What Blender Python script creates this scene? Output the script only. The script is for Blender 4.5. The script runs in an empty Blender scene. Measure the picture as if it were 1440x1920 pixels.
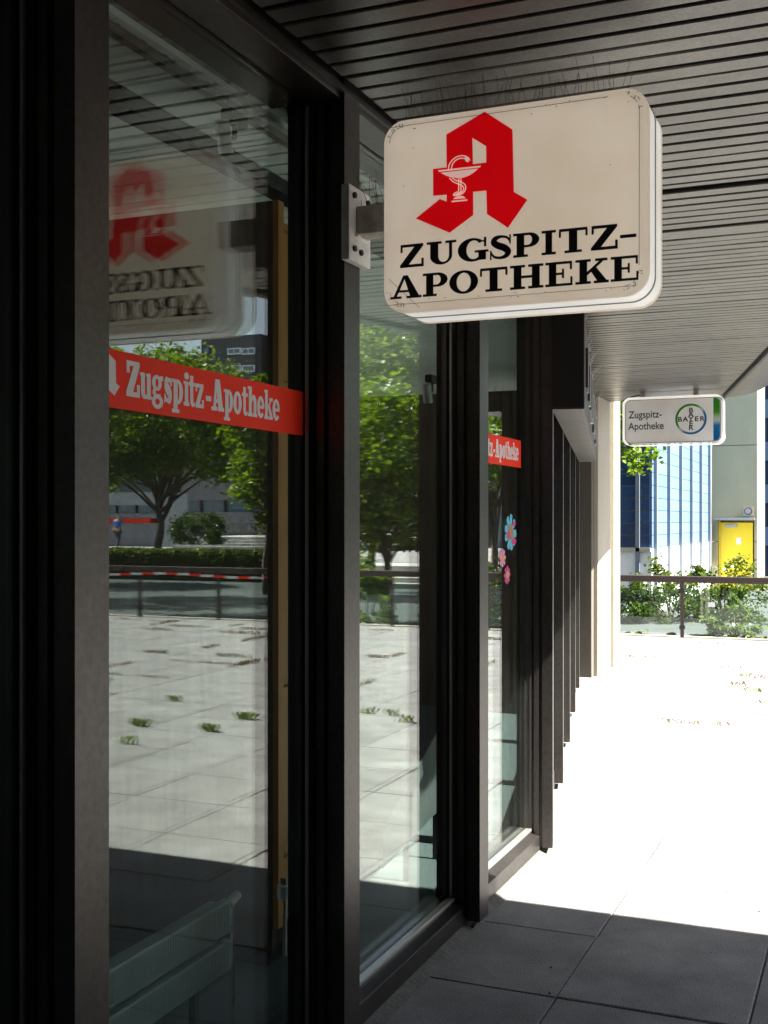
import bpy, bmesh, math, random
import numpy as np
from mathutils import Vector, Matrix
from mathutils.geometry import tessellate_polygon
random.seed(7)
rng = np.random.default_rng(7)
sc = bpy.context.scene
col = sc.collection
R_ = math.radians

# ------------------------------------------------------------ camera / light
# world: X = away from the shopfront (right), Y = along the shopfront (away), Z up. metres
F, CX, HY, YAW, EYE = 2180.0, 720.0, 975.0, R_(22.9), 1.56
cam = bpy.data.objects.new('camera', bpy.data.cameras.new('camera'))
col.objects.link(cam)
cam.data.sensor_fit = 'VERTICAL'; cam.data.sensor_height = 24.0
cam.data.lens = F / 1920 * 24.0
cam.data.shift_y = 15 / 1920
cam.data.clip_start = 0.05; cam.data.clip_end = 2000
cam.location = (0, 0, EYE); cam.rotation_euler = (R_(90), 0, YAW)
sc.camera = cam

SUN_EL = R_(46); SUN_DIR = Vector((math.cos(SUN_EL), 0.03 * math.cos(SUN_EL), math.sin(SUN_EL))).normalized()
w = bpy.data.worlds.new('World'); sc.world = w; w.use_nodes = True
wn = w.node_tree.nodes; wl = w.node_tree.links
sky = wn.new('ShaderNodeTexSky'); sky.sky_type = 'NISHITA'; sky.sun_disc = False
sky.sun_elevation = SUN_EL
sky.sun_rotation = math.atan2(SUN_DIR.x, SUN_DIR.y)
sky.air_density = 1.0; sky.dust_density = 1.5
shs = wn.new('ShaderNodeHueSaturation'); shs.inputs['Saturation'].default_value = 0.7; wl.new(sky.outputs[0], shs.inputs['Color']); wl.new(shs.outputs[0], wn['Background'].inputs[0]); wn['Background'].inputs[1].default_value = 0.055
sun = bpy.data.objects.new('sun', bpy.data.lights.new('sun', 'SUN')); col.objects.link(sun)
sun.data.energy = 5.0; sun.data.angle = R_(0.5); sun.data.color = (1.0, 0.955, 0.88)
sun.rotation_euler = SUN_DIR.to_track_quat('Z', 'Y').to_euler()
sc.view_settings.view_transform = 'Standard'; sc.view_settings.look = 'None'
sc.view_settings.exposure = 2.7; sc.view_settings.gamma = 1.0; sc.view_settings.use_curve_mapping = False
sc.cycles.transparent_max_bounces = 32; sc.cycles.max_bounces = 14; sc.cycles.diffuse_bounces = 9
sc.cycles.glossy_bounces = 6; sc.cycles.sample_clamp_indirect = 8; sc.cycles.caustics_reflective = False
sc.cycles.caustics_refractive = False
sc.cycles.use_denoising = True

# ------------------------------------------------------------ measuring helpers
MIR = -1.503
def uz(x): return (x - CX) / F
def RS(x, z):
    u = uz(x); return Vector((z * (math.cos(YAW) * u - math.sin(YAW)), z * (math.sin(YAW) * u + math.cos(YAW))))
def mir(x, z):                       # ground position of a thing seen mirrored in the shop glass
    p = RS(x, z); return Vector((2 * MIR - p.x, p.y))
def hgt(y, z): return EYE + (HY - y) * z / F
def on_s(x, y, s):                   # point on a plane Y = s
    u = uz(x); z = s / (math.sin(YAW) * u + math.cos(YAW)); p = RS(x, z); return p.x, hgt(y, z)
def on_d(x, y, d):                   # point on a plane X = -d
    u = uz(x); z = -d / (math.cos(YAW) * u - math.sin(YAW)); p = RS(x, z); return p.y, hgt(y, z)

# ------------------------------------------------------------ mesh helpers
class MB:
    def __init__(s): s.v = []; s.f = []
    def add(s, vs, fs):
        n = len(s.v); s.v += [tuple(p) for p in vs]; s.f += [tuple(i + n for i in f) for f in fs]; return s
    def box(s, x0, y0, z0, x1, y1, z1):
        x0, x1 = min(x0, x1), max(x0, x1); y0, y1 = min(y0, y1), max(y0, y1); z0, z1 = min(z0, z1), max(z0, z1)
        return s.add([(x0,y0,z0),(x1,y0,z0),(x1,y1,z0),(x0,y1,z0),(x0,y0,z1),(x1,y0,z1),(x1,y1,z1),(x0,y1,z1)],
                     [(3,2,1,0),(4,5,6,7),(0,1,5,4),(1,2,6,5),(2,3,7,6),(3,0,4,7)])
    def prism(s, poly, fn, d0, d1):
        """poly: 2D points (any winding, concave ok); fn(a,b,d)->xyz"""
        n = len(poly); tris = tessellate_polygon([[Vector((p[0], p[1], 0)) for p in poly]])
        vs = [fn(a, b, d0) for a, b in poly] + [fn(a, b, d1) for a, b in poly]
        fs = [tuple(t) for t in tris] + [tuple(i + n for i in reversed(t)) for t in tris]
        fs += [(i, (i + 1) % n, (i + 1) % n + n, i + n) for i in range(n)]
        return s.add(vs, fs)
    def prism_hole(s, poly, hole, fn, d0, d1):
        allp = list(poly) + list(hole); n = len(allp)
        tris = tessellate_polygon([[Vector((p[0], p[1], 0)) for p in poly], [Vector((p[0], p[1], 0)) for p in hole]])
        vs = [fn(a, b, d0) for a, b in allp] + [fn(a, b, d1) for a, b in allp]
        fs = [tuple(t) for t in tris] + [tuple(i + n for i in reversed(t)) for t in tris]
        for off, m in ((0, len(poly)), (len(poly), len(hole))):
            fs += [(off + i, off + (i + 1) % m, off + (i + 1) % m + n, off + i + n) for i in range(m)]
        return s.add(vs, fs)
    def tube(s, pts, r, n=8, cap=True):
        pts = [Vector(p) for p in pts]; rs = r if isinstance(r, (list, tuple)) else [r] * len(pts)
        rings = []; up = None
        for i, p in enumerate(pts):
            t = (pts[min(i + 1, len(pts) - 1)] - pts[max(i - 1, 0)]).normalized()
            a = t.orthogonal().normalized() if up is None else (up - t * up.dot(t)).normalized()
            up = a; b = t.cross(a)
            rings.append([p + (a * math.cos(2 * math.pi * k / n) + b * math.sin(2 * math.pi * k / n)) * rs[i] for k in range(n)])
        vs = [q for r_ in rings for q in r_]; fs = []
        for i in range(len(pts) - 1):
            for k in range(n): fs.append((i*n+k, i*n+(k+1)%n, (i+1)*n+(k+1)%n, (i+1)*n+k))
        if cap: fs.append(tuple(reversed(range(n)))); fs.append(tuple((len(pts)-1)*n + k for k in range(n)))
        return s.add(vs, fs)
    def cyl(s, p0, p1, r, n=16): return s.tube([p0, p1], r, n)
    def build(s, name, mat, parent=None, bevel=0, smooth=False, **tags):
        me = bpy.data.meshes.new(name); me.from_pydata([tuple(v) for v in s.v], [], s.f)
        bm = bmesh.new(); bm.from_mesh(me)
        bmesh.ops.recalc_face_normals(bm, faces=bm.faces)
        if bevel:
            bmesh.ops.bevel(bm, geom=[e for e in bm.edges if e.calc_face_angle(0) > 0.6], offset=bevel, segments=2, profile=0.6, affect='EDGES', clamp_overlap=True)
        bm.to_mesh(me); bm.free()
        if smooth:
            me.polygons.foreach_set('use_smooth', [True] * len(me.polygons))
        me.materials.append(mat)
        return link(name, me, parent, **tags)
def link(name, me, parent=None, **tags):
    o = bpy.data.objects.new(name, me); col.objects.link(o)
    if parent is not None:
        o.parent = parent; o.matrix_parent_inverse = Matrix.Translation(parent['_w']).inverted() if '_w' in parent.keys() else Matrix.Identity(4)
    for k, v in tags.items():
        if v: o[k] = v
    return o
def thing(name, loc, label, category, group=None):
    e = bpy.data.objects.new(name, None); col.objects.link(e); e.location = loc; e.empty_display_size = 0.1
    e['label'] = label; e['category'] = category
    if group: e['group'] = group
    e['_w'] = list(loc)
    return e
def part(o, name, mb, mat, **k):
    return mb.build(name, mat, o, **k)
def clone(root, loc, label, group=None, drop=()):
    r = root.copy(); col.objects.link(r); r.location = loc; r['label'] = label
    if group: r['group'] = group
    def rec(src, dst):
        for ch in src.children:
            if ch.name.split('.')[0] in drop: continue
            c = ch.copy(); col.objects.link(c); c.parent = dst; rec(ch, c)
    rec(root, r); return r
XY = lambda a, b, d: (a, b, d)
def join_np(name, V, Fq, mat, parent=None, **tags):
    me = bpy.data.meshes.new(name)
    me.vertices.add(len(V)); me.vertices.foreach_set('co', np.asarray(V, dtype=np.float32).ravel())
    n = len(Fq); k = Fq.shape[1]
    me.loops.add(n * k); me.loops.foreach_set('vertex_index', Fq.astype(np.int32).ravel())
    me.polygons.add(n); me.polygons.foreach_set('loop_start', np.arange(0, n * k, k, dtype=np.int32))
    me.polygons.foreach_set('loop_total', np.full(n, k, dtype=np.int32))
    me.update(); me.validate(); me.materials.append(mat)
    return link(name, me, parent, **tags)

# ------------------------------------------------------------ materials
def mat(name, c, rough=0.6, metal=0.0, var=0.12, vs=6.0, bump=0.0, bs=60.0, spec=0.5, c2=None, stretch=None, island=0.0, coat=0.0):
    m = bpy.data.materials.new(name); m.use_nodes = True
    nt = m.node_tree; N = nt.nodes; L = nt.links; b = N['Principled BSDF']
    b.inputs['Roughness'].default_value = rough; b.inputs['Metallic'].default_value = metal
    b.inputs['Specular IOR Level'].default_value = spec; b.inputs['Coat Weight'].default_value = coat
    tc = N.new('ShaderNodeTexCoord'); mp = N.new('ShaderNodeMapping'); L.new(tc.outputs['Object'], mp.inputs[0])
    if stretch: mp.inputs['Scale'].default_value = stretch
    no = N.new('ShaderNodeTexNoise'); no.inputs['Scale'].default_value = vs; no.inputs['Detail'].default_value = 6; no.inputs['Roughness'].default_value = 0.65
    L.new(mp.outputs[0], no.inputs['Vector'])
    rp = N.new('ShaderNodeValToRGB'); L.new(no.outputs['Fac'], rp.inputs[0])
    rp.color_ramp.elements[0].position = 0.3; rp.color_ramp.elements[1].position = 0.7
    d = c2 or tuple(x * (1 - var) for x in c); e = c if c2 else tuple(min(1, x * (1 + var)) for x in c)
    rp.color_ramp.elements[0].color = (*d, 1); rp.color_ramp.elements[1].color = (*e, 1)
    out = rp.outputs[0]
    if island:
        g = N.new('ShaderNodeObjectInfo'); hv = N.new('ShaderNodeHueSaturation'); L.new(out, hv.inputs['Color'])
        ma = N.new('ShaderNodeMath'); ma.operation = 'MULTIPLY_ADD'; ma.inputs[1].default_value = island * 2; ma.inputs[2].default_value = 1 - island
        L.new(g.outputs['Random'], ma.inputs[0]); L.new(ma.outputs[0], hv.inputs['Value']); out = hv.outputs[0]
    L.new(out, b.inputs['Base Color'])
    rr = N.new('ShaderNodeMapRange'); rr.inputs[3].default_value = max(0, rough - 0.08); rr.inputs[4].default_value = min(1, rough + 0.1)
    L.new(no.outputs['Fac'], rr.inputs[0]); L.new(rr.outputs[0], b.inputs['Roughness'])
    if bump:
        n2 = N.new('ShaderNodeTexNoise'); n2.inputs['Scale'].default_value = bs; n2.inputs['Detail'].default_value = 5; L.new(mp.outputs[0], n2.inputs['Vector'])
        bp = N.new('ShaderNodeBump'); bp.inputs['Strength'].default_value = bump; bp.inputs['Distance'].default_value = 0.01
        L.new(n2.outputs['Fac'], bp.inputs['Height']); L.new(bp.outputs[0], b.inputs['Normal'])
    return m
def glass(name, tint, f0=0.04):
    m = bpy.data.materials.new(name); m.use_nodes = True; nt = m.node_tree; N = nt.nodes; L = nt.links
    N.remove(N['Principled BSDF'])
    tr = N.new('ShaderNodeBsdfTransparent'); tr.inputs[0].default_value = (*tint, 1)
    gl = N.new('ShaderNodeBsdfGlossy'); gl.inputs['Roughness'].default_value = 0.0; gl.inputs['Color'].default_value = (0.97, 1, 0.99, 1)
    lw = N.new('ShaderNodeLayerWeight'); lw.inputs[0].default_value = 0.5
    pw = N.new('ShaderNodeMath'); pw.operation = 'POWER'; pw.inputs[1].default_value = 5; L.new(lw.outputs['Facing'], pw.inputs[0])
    ma = N.new('ShaderNodeMath'); ma.operation = 'MULTIPLY_ADD'; ma.inputs[1].default_value = 1 - f0; ma.inputs[2].default_value = f0; L.new(pw.outputs[0], ma.inputs[0])
    # faint dust and wiping streaks on the pane
    tc = N.new('ShaderNodeTexCoord'); mp = N.new('ShaderNodeMapping'); mp.inputs['Scale'].default_value = (1, 9, 1.2); L.new(tc.outputs['Object'], mp.inputs[0])
    no = N.new('ShaderNodeTexNoise'); no.inputs['Scale'].default_value = 3; no.inputs['Detail'].default_value = 7; L.new(mp.outputs[0], no.inputs['Vector'])
    rg = N.new('ShaderNodeMapRange'); rg.inputs[1].default_value = 0.5; rg.inputs[2].default_value = 0.9; rg.inputs[3].default_value = 0.0006; rg.inputs[4].default_value = 0.006
    L.new(no.outputs['Fac'], rg.inputs[0])
    df = N.new('ShaderNodeBsdfDiffuse'); df.inputs[0].default_value = (0.6, 0.65, 0.65, 1)
    mx = N.new('ShaderNodeMixShader'); L.new(ma.outputs[0], mx.inputs[0]); L.new(tr.outputs[0], mx.inputs[1]); L.new(gl.outputs[0], mx.inputs[2])
    m2 = N.new('ShaderNodeMixShader'); L.new(rg.outputs[0], m2.inputs[0]); L.new(mx.outputs[0], m2.inputs[1]); L.new(df.outputs[0], m2.inputs[2])
    L.new(m2.outputs[0], N['Material Output'].inputs[0]); return m
def leafmat(name, c, c2, tl=0.45):
    m = bpy.data.materials.new(name); m.use_nodes = True; nt = m.node_tree; N = nt.nodes; L = nt.links
    N.remove(N['Principled BSDF'])
    g = N.new('ShaderNodeNewGeometry'); rp = N.new('ShaderNodeValToRGB'); L.new(g.outputs['Random Per Island'], rp.inputs[0])
    rp.color_ramp.elements[0].color = (*c2, 1); rp.color_ramp.elements[1].color = (*c, 1)
    d = N.new('ShaderNodeBsdfDiffuse'); t = N.new('ShaderNodeBsdfTranslucent'); gl = N.new('ShaderNodeBsdfGlossy'); gl.inputs['Roughness'].default_value = 0.35
    hs = N.new('ShaderNodeHueSaturation'); hs.inputs['Hue'].default_value = 0.48; hs.inputs['Value'].default_value = 1.3; hs.inputs['Saturation'].default_value = 1.1
    L.new(rp.outputs[0], d.inputs[0]); L.new(rp.outputs[0], hs.inputs['Color']); L.new(hs.outputs[0], t.inputs[0])
    a = N.new('ShaderNodeMixShader'); a.inputs[0].default_value = tl; L.new(d.outputs[0], a.inputs[1]); L.new(t.outputs[0], a.inputs[2])
    b = N.new('ShaderNodeMixShader'); b.inputs[0].default_value = 0.03; L.new(a.outputs[0], b.inputs[1]); L.new(gl.outputs[0], b.inputs[2])
    L.new(b.outputs[0], N['Material Output'].inputs[0]); return m
def acrylic(name, c, tl=0.55, emit=0.0):
    """translucent light-box plastic, yellowed and a little dirty"""
    m = bpy.data.materials.new(name); m.use_nodes = True; nt = m.node_tree; N = nt.nodes; L = nt.links; p = N['Principled BSDF']
    p.inputs['Roughness'].default_value = 0.42; p.inputs['Specular IOR Level'].default_value = 0.25
    tc = N.new('ShaderNodeTexCoord'); no = N.new('ShaderNodeTexNoise'); no.inputs['Scale'].default_value = 5; no.inputs['Detail'].default_value = 7
    L.new(tc.outputs['Object'], no.inputs['Vector'])
    rp = N.new('ShaderNodeValToRGB'); L.new(no.outputs['Fac'], rp.inputs[0]); rp.color_ramp.elements[0].position = .25; rp.color_ramp.elements[1].position = .6
    rp.color_ramp.elements[0].color = (c[0]*.93, c[1]*.9, c[2]*.86, 1); rp.color_ramp.elements[1].color = (*c, 1)
    L.new(rp.outputs[0], p.inputs['Base Color'])
    t = N.new('ShaderNodeBsdfTranslucent'); L.new(rp.outputs[0], t.inputs[0])
    mx = N.new('ShaderNodeMixShader'); mx.inputs[0].default_value = tl; L.new(p.outputs[0], mx.inputs[1]); L.new(t.outputs[0], mx.inputs[2])
    out = mx.outputs[0]
    if emit:  # added glow that brightens the plastic, no lamp inside
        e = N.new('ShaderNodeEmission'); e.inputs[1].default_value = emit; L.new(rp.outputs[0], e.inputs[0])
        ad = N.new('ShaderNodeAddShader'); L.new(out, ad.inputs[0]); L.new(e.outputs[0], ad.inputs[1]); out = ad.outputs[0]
    L.new(out, N['Material Output'].inputs[0]); return m

M = {}
M['bronze'] = mat('dark_bronze_anodised', (0.072, 0.065, 0.060), 0.38, 0.75, 0.10, 4, 0.04, 180, stretch=(1, 1, 0.15))
M['bronze_side'] = mat('bronze_rubber_seal', (0.010, 0.010, 0.010), 0.7)
M['frame'] = mat('black_window_frame', (0.016, 0.015, 0.014), 0.45, 0.2)
M['glass'] = glass('float_glass', (0.955, 0.985, 0.972))
M['bal_glass'] = glass('balustrade_glass', (0.80, 0.88, 0.86))
M['soffit'] = mat('soffit_panel_enamel', (0.128, 0.120, 0.108), 0.36, 0.6, 0.10, 9, 0.05, 120, island=0.06)
M['soffit_dark'] = mat('soffit_void', (0.01, 0.01, 0.01), 0.9)
M['alu'] = mat('weathered_aluminium', (0.40, 0.39, 0.37), 0.34, 0.7, 0.15, 5, 0.05, 80)
M['slab'] = mat('concrete_paver', (0.325, 0.32, 0.31), 0.85, 0, 0.14, 3.5, 0.3, 330, spec=0.12, c2=(0.22, 0.216, 0.207), island=0.05)
def speckle(m, amt=.35, sc=420.0, stain=.25):
    nt = m.node_tree; N = nt.nodes; L = nt.links; b = N['Principled BSDF']; src = b.inputs['Base Color'].links[0].from_socket
    tc = N.new('ShaderNodeTexCoord'); v = N.new('ShaderNodeTexNoise'); v.inputs['Scale'].default_value = sc; v.inputs['Detail'].default_value = 2; L.new(tc.outputs['Object'], v.inputs['Vector'])
    g = N.new('ShaderNodeNewGeometry'); w2 = N.new('ShaderNodeTexNoise'); w2.inputs['Scale'].default_value = 2.3; w2.inputs['Detail'].default_value = 8; w2.inputs['Roughness'].default_value = .7; L.new(g.outputs['Position'], w2.inputs['Vector'])
    a = N.new('ShaderNodeMapRange'); a.inputs[1].default_value = .3; a.inputs[2].default_value = .7; a.inputs[3].default_value = 1 - amt; a.inputs[4].default_value = 1 + amt; L.new(v.outputs['Fac'], a.inputs[0])
    c = N.new('ShaderNodeMapRange'); c.inputs[1].default_value = .35; c.inputs[2].default_value = .65; c.inputs[3].default_value = 1 - stain; c.inputs[4].default_value = 1.0; L.new(w2.outputs['Fac'], c.inputs[0])
    mu = N.new('ShaderNodeMath'); mu.operation = 'MULTIPLY'; L.new(a.outputs[0], mu.inputs[0]); L.new(c.outputs[0], mu.inputs[1])
    vm = N.new('ShaderNodeVectorMath'); vm.operation = 'SCALE'; L.new(src, vm.inputs[0]); L.new(mu.outputs[0], vm.inputs['Scale']); L.new(vm.outputs[0], b.inputs['Base Color'])
speckle(M['slab'], .5, 230, .28)
speckle(M['soffit'], .25, 150, .32)
speckle(M['bronze'], .15, 60, .25)
M['joint'] = mat('joint_sand', (0.07, 0.062, 0.05), 0.95, 0, 0.4, 20, 0.6, 80)
M['asphalt'] = mat('asphalt', (0.075, 0.075, 0.072), 0.9, 0, 0.25, 0.8, 0.5, 90)
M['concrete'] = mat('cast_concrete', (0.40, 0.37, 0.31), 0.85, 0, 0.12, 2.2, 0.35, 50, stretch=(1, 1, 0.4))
M['fascia'] = mat('dull_silver_sheet', (0.065, 0.062, 0.057), 0.38, 0.3, 0.12, 3)
M['bench'] = mat('grey_laminate', (0.045, 0.05, 0.05), 0.6)
M['palewall'] = mat('pale_wall', (0.36, 0.37, 0.39), 0.8)
M['taupe'] = mat('shaded_concrete', (0.10, 0.09, 0.075), 0.85, 0, 0.2, 3, 0.4, 60, stretch=(1, 1, .3))  # darker copy of the pier concrete, shade of its front put into the colour
M['concrete_green'] = mat('painted_concrete', (0.33, 0.30, 0.185), 0.8, 0, 0.08, 2.0, 0.2, 30, stretch=(1, 1, 0.5))
M['mortar'] = mat('mortar_bed', (0.12, 0.115, 0.10), 0.95, 0, 0.3, 12, 0.8, 60)
M['acrylic'] = acrylic('yellowed_acrylic', (0.93, 0.86, 0.76), 0.70, emit=0.017)  # faint emission added to lift the sign face
M['acrylic_side'] = acrylic('white_acrylic', (0.92, 0.92, 0.91), 0.35, emit=0.04)  # emission added to make the box sides look brighter
M['bayer_face'] = acrylic('cool_white_acrylic', (0.92, 0.92, 0.93), 0.60)
M['red'] = acrylic('red_translucent_vinyl', (0.80, 0.006, 0.014), 0.6, emit=0.03)  # emission added to keep the red as bright as the face
M['banner_red'] = mat('banner_red_film', (0.88, 0.035, 0.010), 0.6, var=0.04, vs=2, spec=.15)
M['seam'] = mat('plastic_seam', (0.45, 0.43, 0.40), 0.6)
M['banner_white'] = mat('banner_white_film', (0.70, 0.69, 0.70), 0.6, var=0.04, spec=.2)
M['print_white'] = acrylic('cream_print', (0.93, 0.86, 0.76), 0.15, emit=0.06)  # emission added because the print came out dark
M['black'] = mat('black_vinyl', (0.008, 0.008, 0.009), 0.45)
M['grey_print'] = mat('dark_grey_print', (0.045, 0.05, 0.05), 0.5)
M['crack'] = mat('grime', (0.09, 0.07, 0.055), 0.9)
M['steelpaint'] = mat('chipped_white_paint', (0.82, 0.80, 0.77), 0.6, 0, 0.2, 14, 0.3, 60)
M['galv'] = mat('weathered_bracket_steel', (0.42, 0.38, 0.33), 0.6, 0.3, 0.3, 30, 0.3, 80)
M['spike'] = mat('spike_wire', (0.03, 0.025, 0.02), 0.5, 0.5)
M['steel'] = mat('brushed_steel', (0.75, 0.75, 0.72), 0.18, 1.0, 0.1)
M['spot'] = mat('satin_nickel', (0.70, 0.70, 0.66), 0.30, 0.35)
M['brown_panel'] = mat('dark_wood_veneer', (0.115, 0.065, 0.040), 0.5, 0, 0.3, 3, 0.1, 60, stretch=(9, 9, 0.7), c2=(0.065, 0.036, 0.022))
M['light_wood'] = mat('pale_beech', (0.42, 0.19, 0.055), 0.45, 0, 0.1, 3, 0, 60, stretch=(8, 8, 0.6))
M['int_ceiling'] = mat('interior_ceiling_panel', (0.90, 0.93, 0.89), 0.5)
M['int_wall'] = mat('interior_wall', (0.72, 0.72, 0.68), 0.8)
M['carpet'] = mat('carpet', (0.075, 0.09, 0.095), 0.95, 0, 0.3, 60, 0.5, 300)
M['radiator'] = mat('radiator_enamel', (0.27, 0.33, 0.31), 0.5)
M['dark'] = mat('dark_plastic', (0.02, 0.02, 0.02), 0.5)
M['rail'] = mat('brown_rail_paint', (0.052, 0.034, 0.030), 0.45, 0.1)
M['blue'] = mat('blue_cladding', (0.12, 0.20, 0.34), 0.38, 0.1, 0.08, 0.8, island=0.08)
M['blue_dark'] = mat('blue_glazed_panel', (0.016, 0.045, 0.11), 0.15, 0, 0.3, 1.5, island=0.3)
M['fin'] = mat('grey_blue_fin', (0.16, 0.19, 0.23), 0.5, 0.2)
M['plinth'] = mat('white_plinth', (0.72, 0.72, 0.70), 0.8)
M['yellow'] = mat('yellow_door_paint', (0.82, 0.60, 0.005), 0.4, var=0.04)
M['white'] = mat('white_paint', (0.75, 0.75, 0.74), 0.6)
M['bark'] = mat('bark', (0.10, 0.075, 0.055), 0.9, 0, 0.35, 14, 0.8, 40, stretch=(1, 1, 0.3))
M['leaf'] = leafmat('maple_leaf', (0.17, 0.27, 0.025), (0.04, 0.10, 0.010))
M['leaf_pale'] = leafmat('pale_leaf', (0.17, 0.23, 0.055), (0.07, 0.125, 0.02))
M['leaf_shrub'] = leafmat('shrub_leaf', (0.10, 0.155, 0.022), (0.022, 0.05, 0.008))
M['leaf_dark'] = leafmat('hedge_leaf', (0.05, 0.10, 0.012), (0.016, 0.04, 0.006), 0.3)
M['weed'] = leafmat('weed_blade', (0.15, 0.24, 0.04), (0.10, 0.14, 0.04), 0.3)
M['dry'] = leafmat('dry_grass', (0.22, 0.15, 0.06), (0.10, 0.07, 0.03), 0.2)
M['tower_dark'] = mat('dark_slate_cladding', (0.060, 0.066, 0.072), 0.6, 0, 0.3, 0.6, stretch=(3, 3, .3))
M['pane_sky'] = mat('window_pane', (0.10, 0.16, 0.22), 0.06, 0.0, 0.2, spec=1.0)
M['lilac'] = mat('pale_render', (0.22, 0.215, 0.235), 0.8)
M['stone'] = mat('step_stone', (0.35, 0.34, 0.32), 0.85, 0, 0.2, 2)
M['shirt'] = mat('blue_shirt', (0.02, 0.13, 0.42), 0.8)
M['jeans'] = mat('dark_trousers', (0.025, 0.03, 0.05), 0.8)
M['skin'] = mat('skin', (0.42, 0.25, 0.17), 0.6)
M['hair'] = mat('hair', (0.05, 0.035, 0.025), 0.7)
M['tyre'] = mat('tyre', (0.02, 0.02, 0.02), 0.8)
M['poster'] = mat('pale_poster', (0.45, 0.55, 0.52), 0.5)
M['teal'] = mat('teal_print', (0.0, 0.05, 0.07), 0.5)

def grad_mat(diag=None):
    m = bpy.data.materials.new('green_blue_gradient'); m.use_nodes = True; N = m.node_tree.nodes; L = m.node_tree.links
    tc = N.new('ShaderNodeTexCoord'); sp = N.new('ShaderNodeSeparateXYZ'); L.new(tc.outputs['Object'], sp.inputs[0])
    rg = N.new('ShaderNodeMapRange'); rg.inputs[1].default_value = BZ0; rg.inputs[2].default_value = BZ1; src_ = sp.outputs['Z']
    if diag:
        m1 = N.new('ShaderNodeMath'); m1.operation = 'SUBTRACT'; L.new(sp.outputs['Z'], m1.inputs[0]); L.new(sp.outputs['X'], m1.inputs[1]); src_ = m1.outputs[0]
        rg.inputs[1].default_value = diag[0]; rg.inputs[2].default_value = diag[1]
    L.new(src_, rg.inputs[0])
    rp = N.new('ShaderNodeValToRGB'); L.new(rg.outputs[0], rp.inputs[0]); cr = rp.color_ramp
    cr.elements[0].position = 0.05; cr.elements[0].color = (0.0, 0.13, 0.42, 1)
    cr.elements[1].position = 0.95; cr.elements[1].color = (0.03, 0.25, 0.02, 1)
    for pos, c in ((0.36, (0.01, 0.20, 0.50, 1)), (0.47, (0.55, 0.62, 0.70, 1)), (0.56, (0.40, 0.60, 0.30, 1)), (0.66, (0.05, 0.32, 0.03, 1))):
        e = cr.elements.new(pos); e.color = c
    L.new(rp.outputs[0], N['Principled BSDF'].inputs['Base Color']); N['Principled BSDF'].inputs['Roughness'].default_value = 0.3
    return m

# ============================================================ THE LARGE STRUCTURE
# facade A: plane X=-1.38 (posts), glass X=-1.485; bends at Y=5.28 into facade B
PD = 1.38; GD = 1.503; KY = 5.28
BT = 0.2115                                  # how far facade B falls back per metre of Y
def fac(y, off=0.0):                         # x of the post line
    return -(PD + off) if y <= KY else -(PD + off) - BT * (y - KY)
def edge(y): return -0.704 - 0.216 * (y - 8.73)
CEIL = 2.79

# --- ground ---
MB().box(-300, -300, -1.2, 500, 700, -0.55).build('ground', M['asphalt'], kind='structure', label='grey asphalt ground below the terrace')
terr = MB().box(-16, -14, -0.54, 60, 15.98, -0.007).build('terrace', M['joint'], kind='structure', label='raised terrace bed of sandy joints under the paving slabs')
slabmeshes = []
for k in range(4):
    mb = MB(); mb.box(-0.2980, -0.2980, -0.006, 0.2980, 0.2980, 0.0)
    me = bpy.data.meshes.new('slab'); bm = bmesh.new(); m0 = bpy.data.meshes.new('t'); m0.from_pydata(mb.v, [], mb.f); bm.from_mesh(m0)
    bmesh.ops.bevel(bm, geom=[e for e in bm.edges if all(v.co.z > -0.001 for v in e.verts)], offset=0.004, segments=1, affect='EDGES')
    for v in bm.verts: v.co.x += random.uniform(-.0012, .0012); v.co.y += random.uniform(-.0012, .0012)
    bm.normal_update(); bm.to_mesh(me); bm.free(); me.materials.append(M['slab']); slabmeshes.append(me)
pav = bpy.data.objects.new('pavement', None); col.objects.link(pav); pav['kind'] = 'structure'; pav['label'] = 'square concrete slab paving of the terrace'; pav['_w'] = [0, 0, 0]
cells = []
for i in range(-10, 60):
    for j in range(-8, 20):
        x = -0.96 + 0.3 + 0.6 * i; y = 4.315 + 0.3 + 0.6 * j
        if y + 0.3 > 15.95 or y < -2: continue
        if y > KY + 0.3:
            if x < fac(y, 0.4) - 0.9: continue
        elif x < -1.9: continue
        cells.append((x, y))
def show(c):
    x, y = c
    d = math.hypot(x, y); seen = 0
    for X in (x, 2 * MIR - x):
        if y > 0.6:
            a = X * math.cos(YAW) + y * math.sin(YAW); z = -X * math.sin(YAW) + y * math.cos(YAW)
            if z > 0.5 and abs(a / z) < 0.36: seen = 1
    return (0 if seen else 100) + d
cells.sort(key=show)
big = MB()
for n, (x, y) in enumerate(cells):
    dz = random.uniform(-0.0012, 0.0012)
    if (abs(x + 0.66) < .1 and abs(y - 4.015) < .1): dz = 0.005
    if n < 300:
        o = bpy.data.objects.new('slab', random.choice(slabmeshes)); col.objects.link(o); o.parent = pav
        o.location = (x, y, dz); o.rotation_euler = (random.uniform(-.0015, .0015), random.uniform(-.0015, .0015), random.uniform(-.002, .002) + random.choice((0, math.pi / 2, math.pi)))
    else:
        big.box(x - .2980, y - .2980, -0.006, x + .2980, y + .2980, dz)
big.build('far_slabs', M['slab'], pav, kind='stuff')

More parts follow.
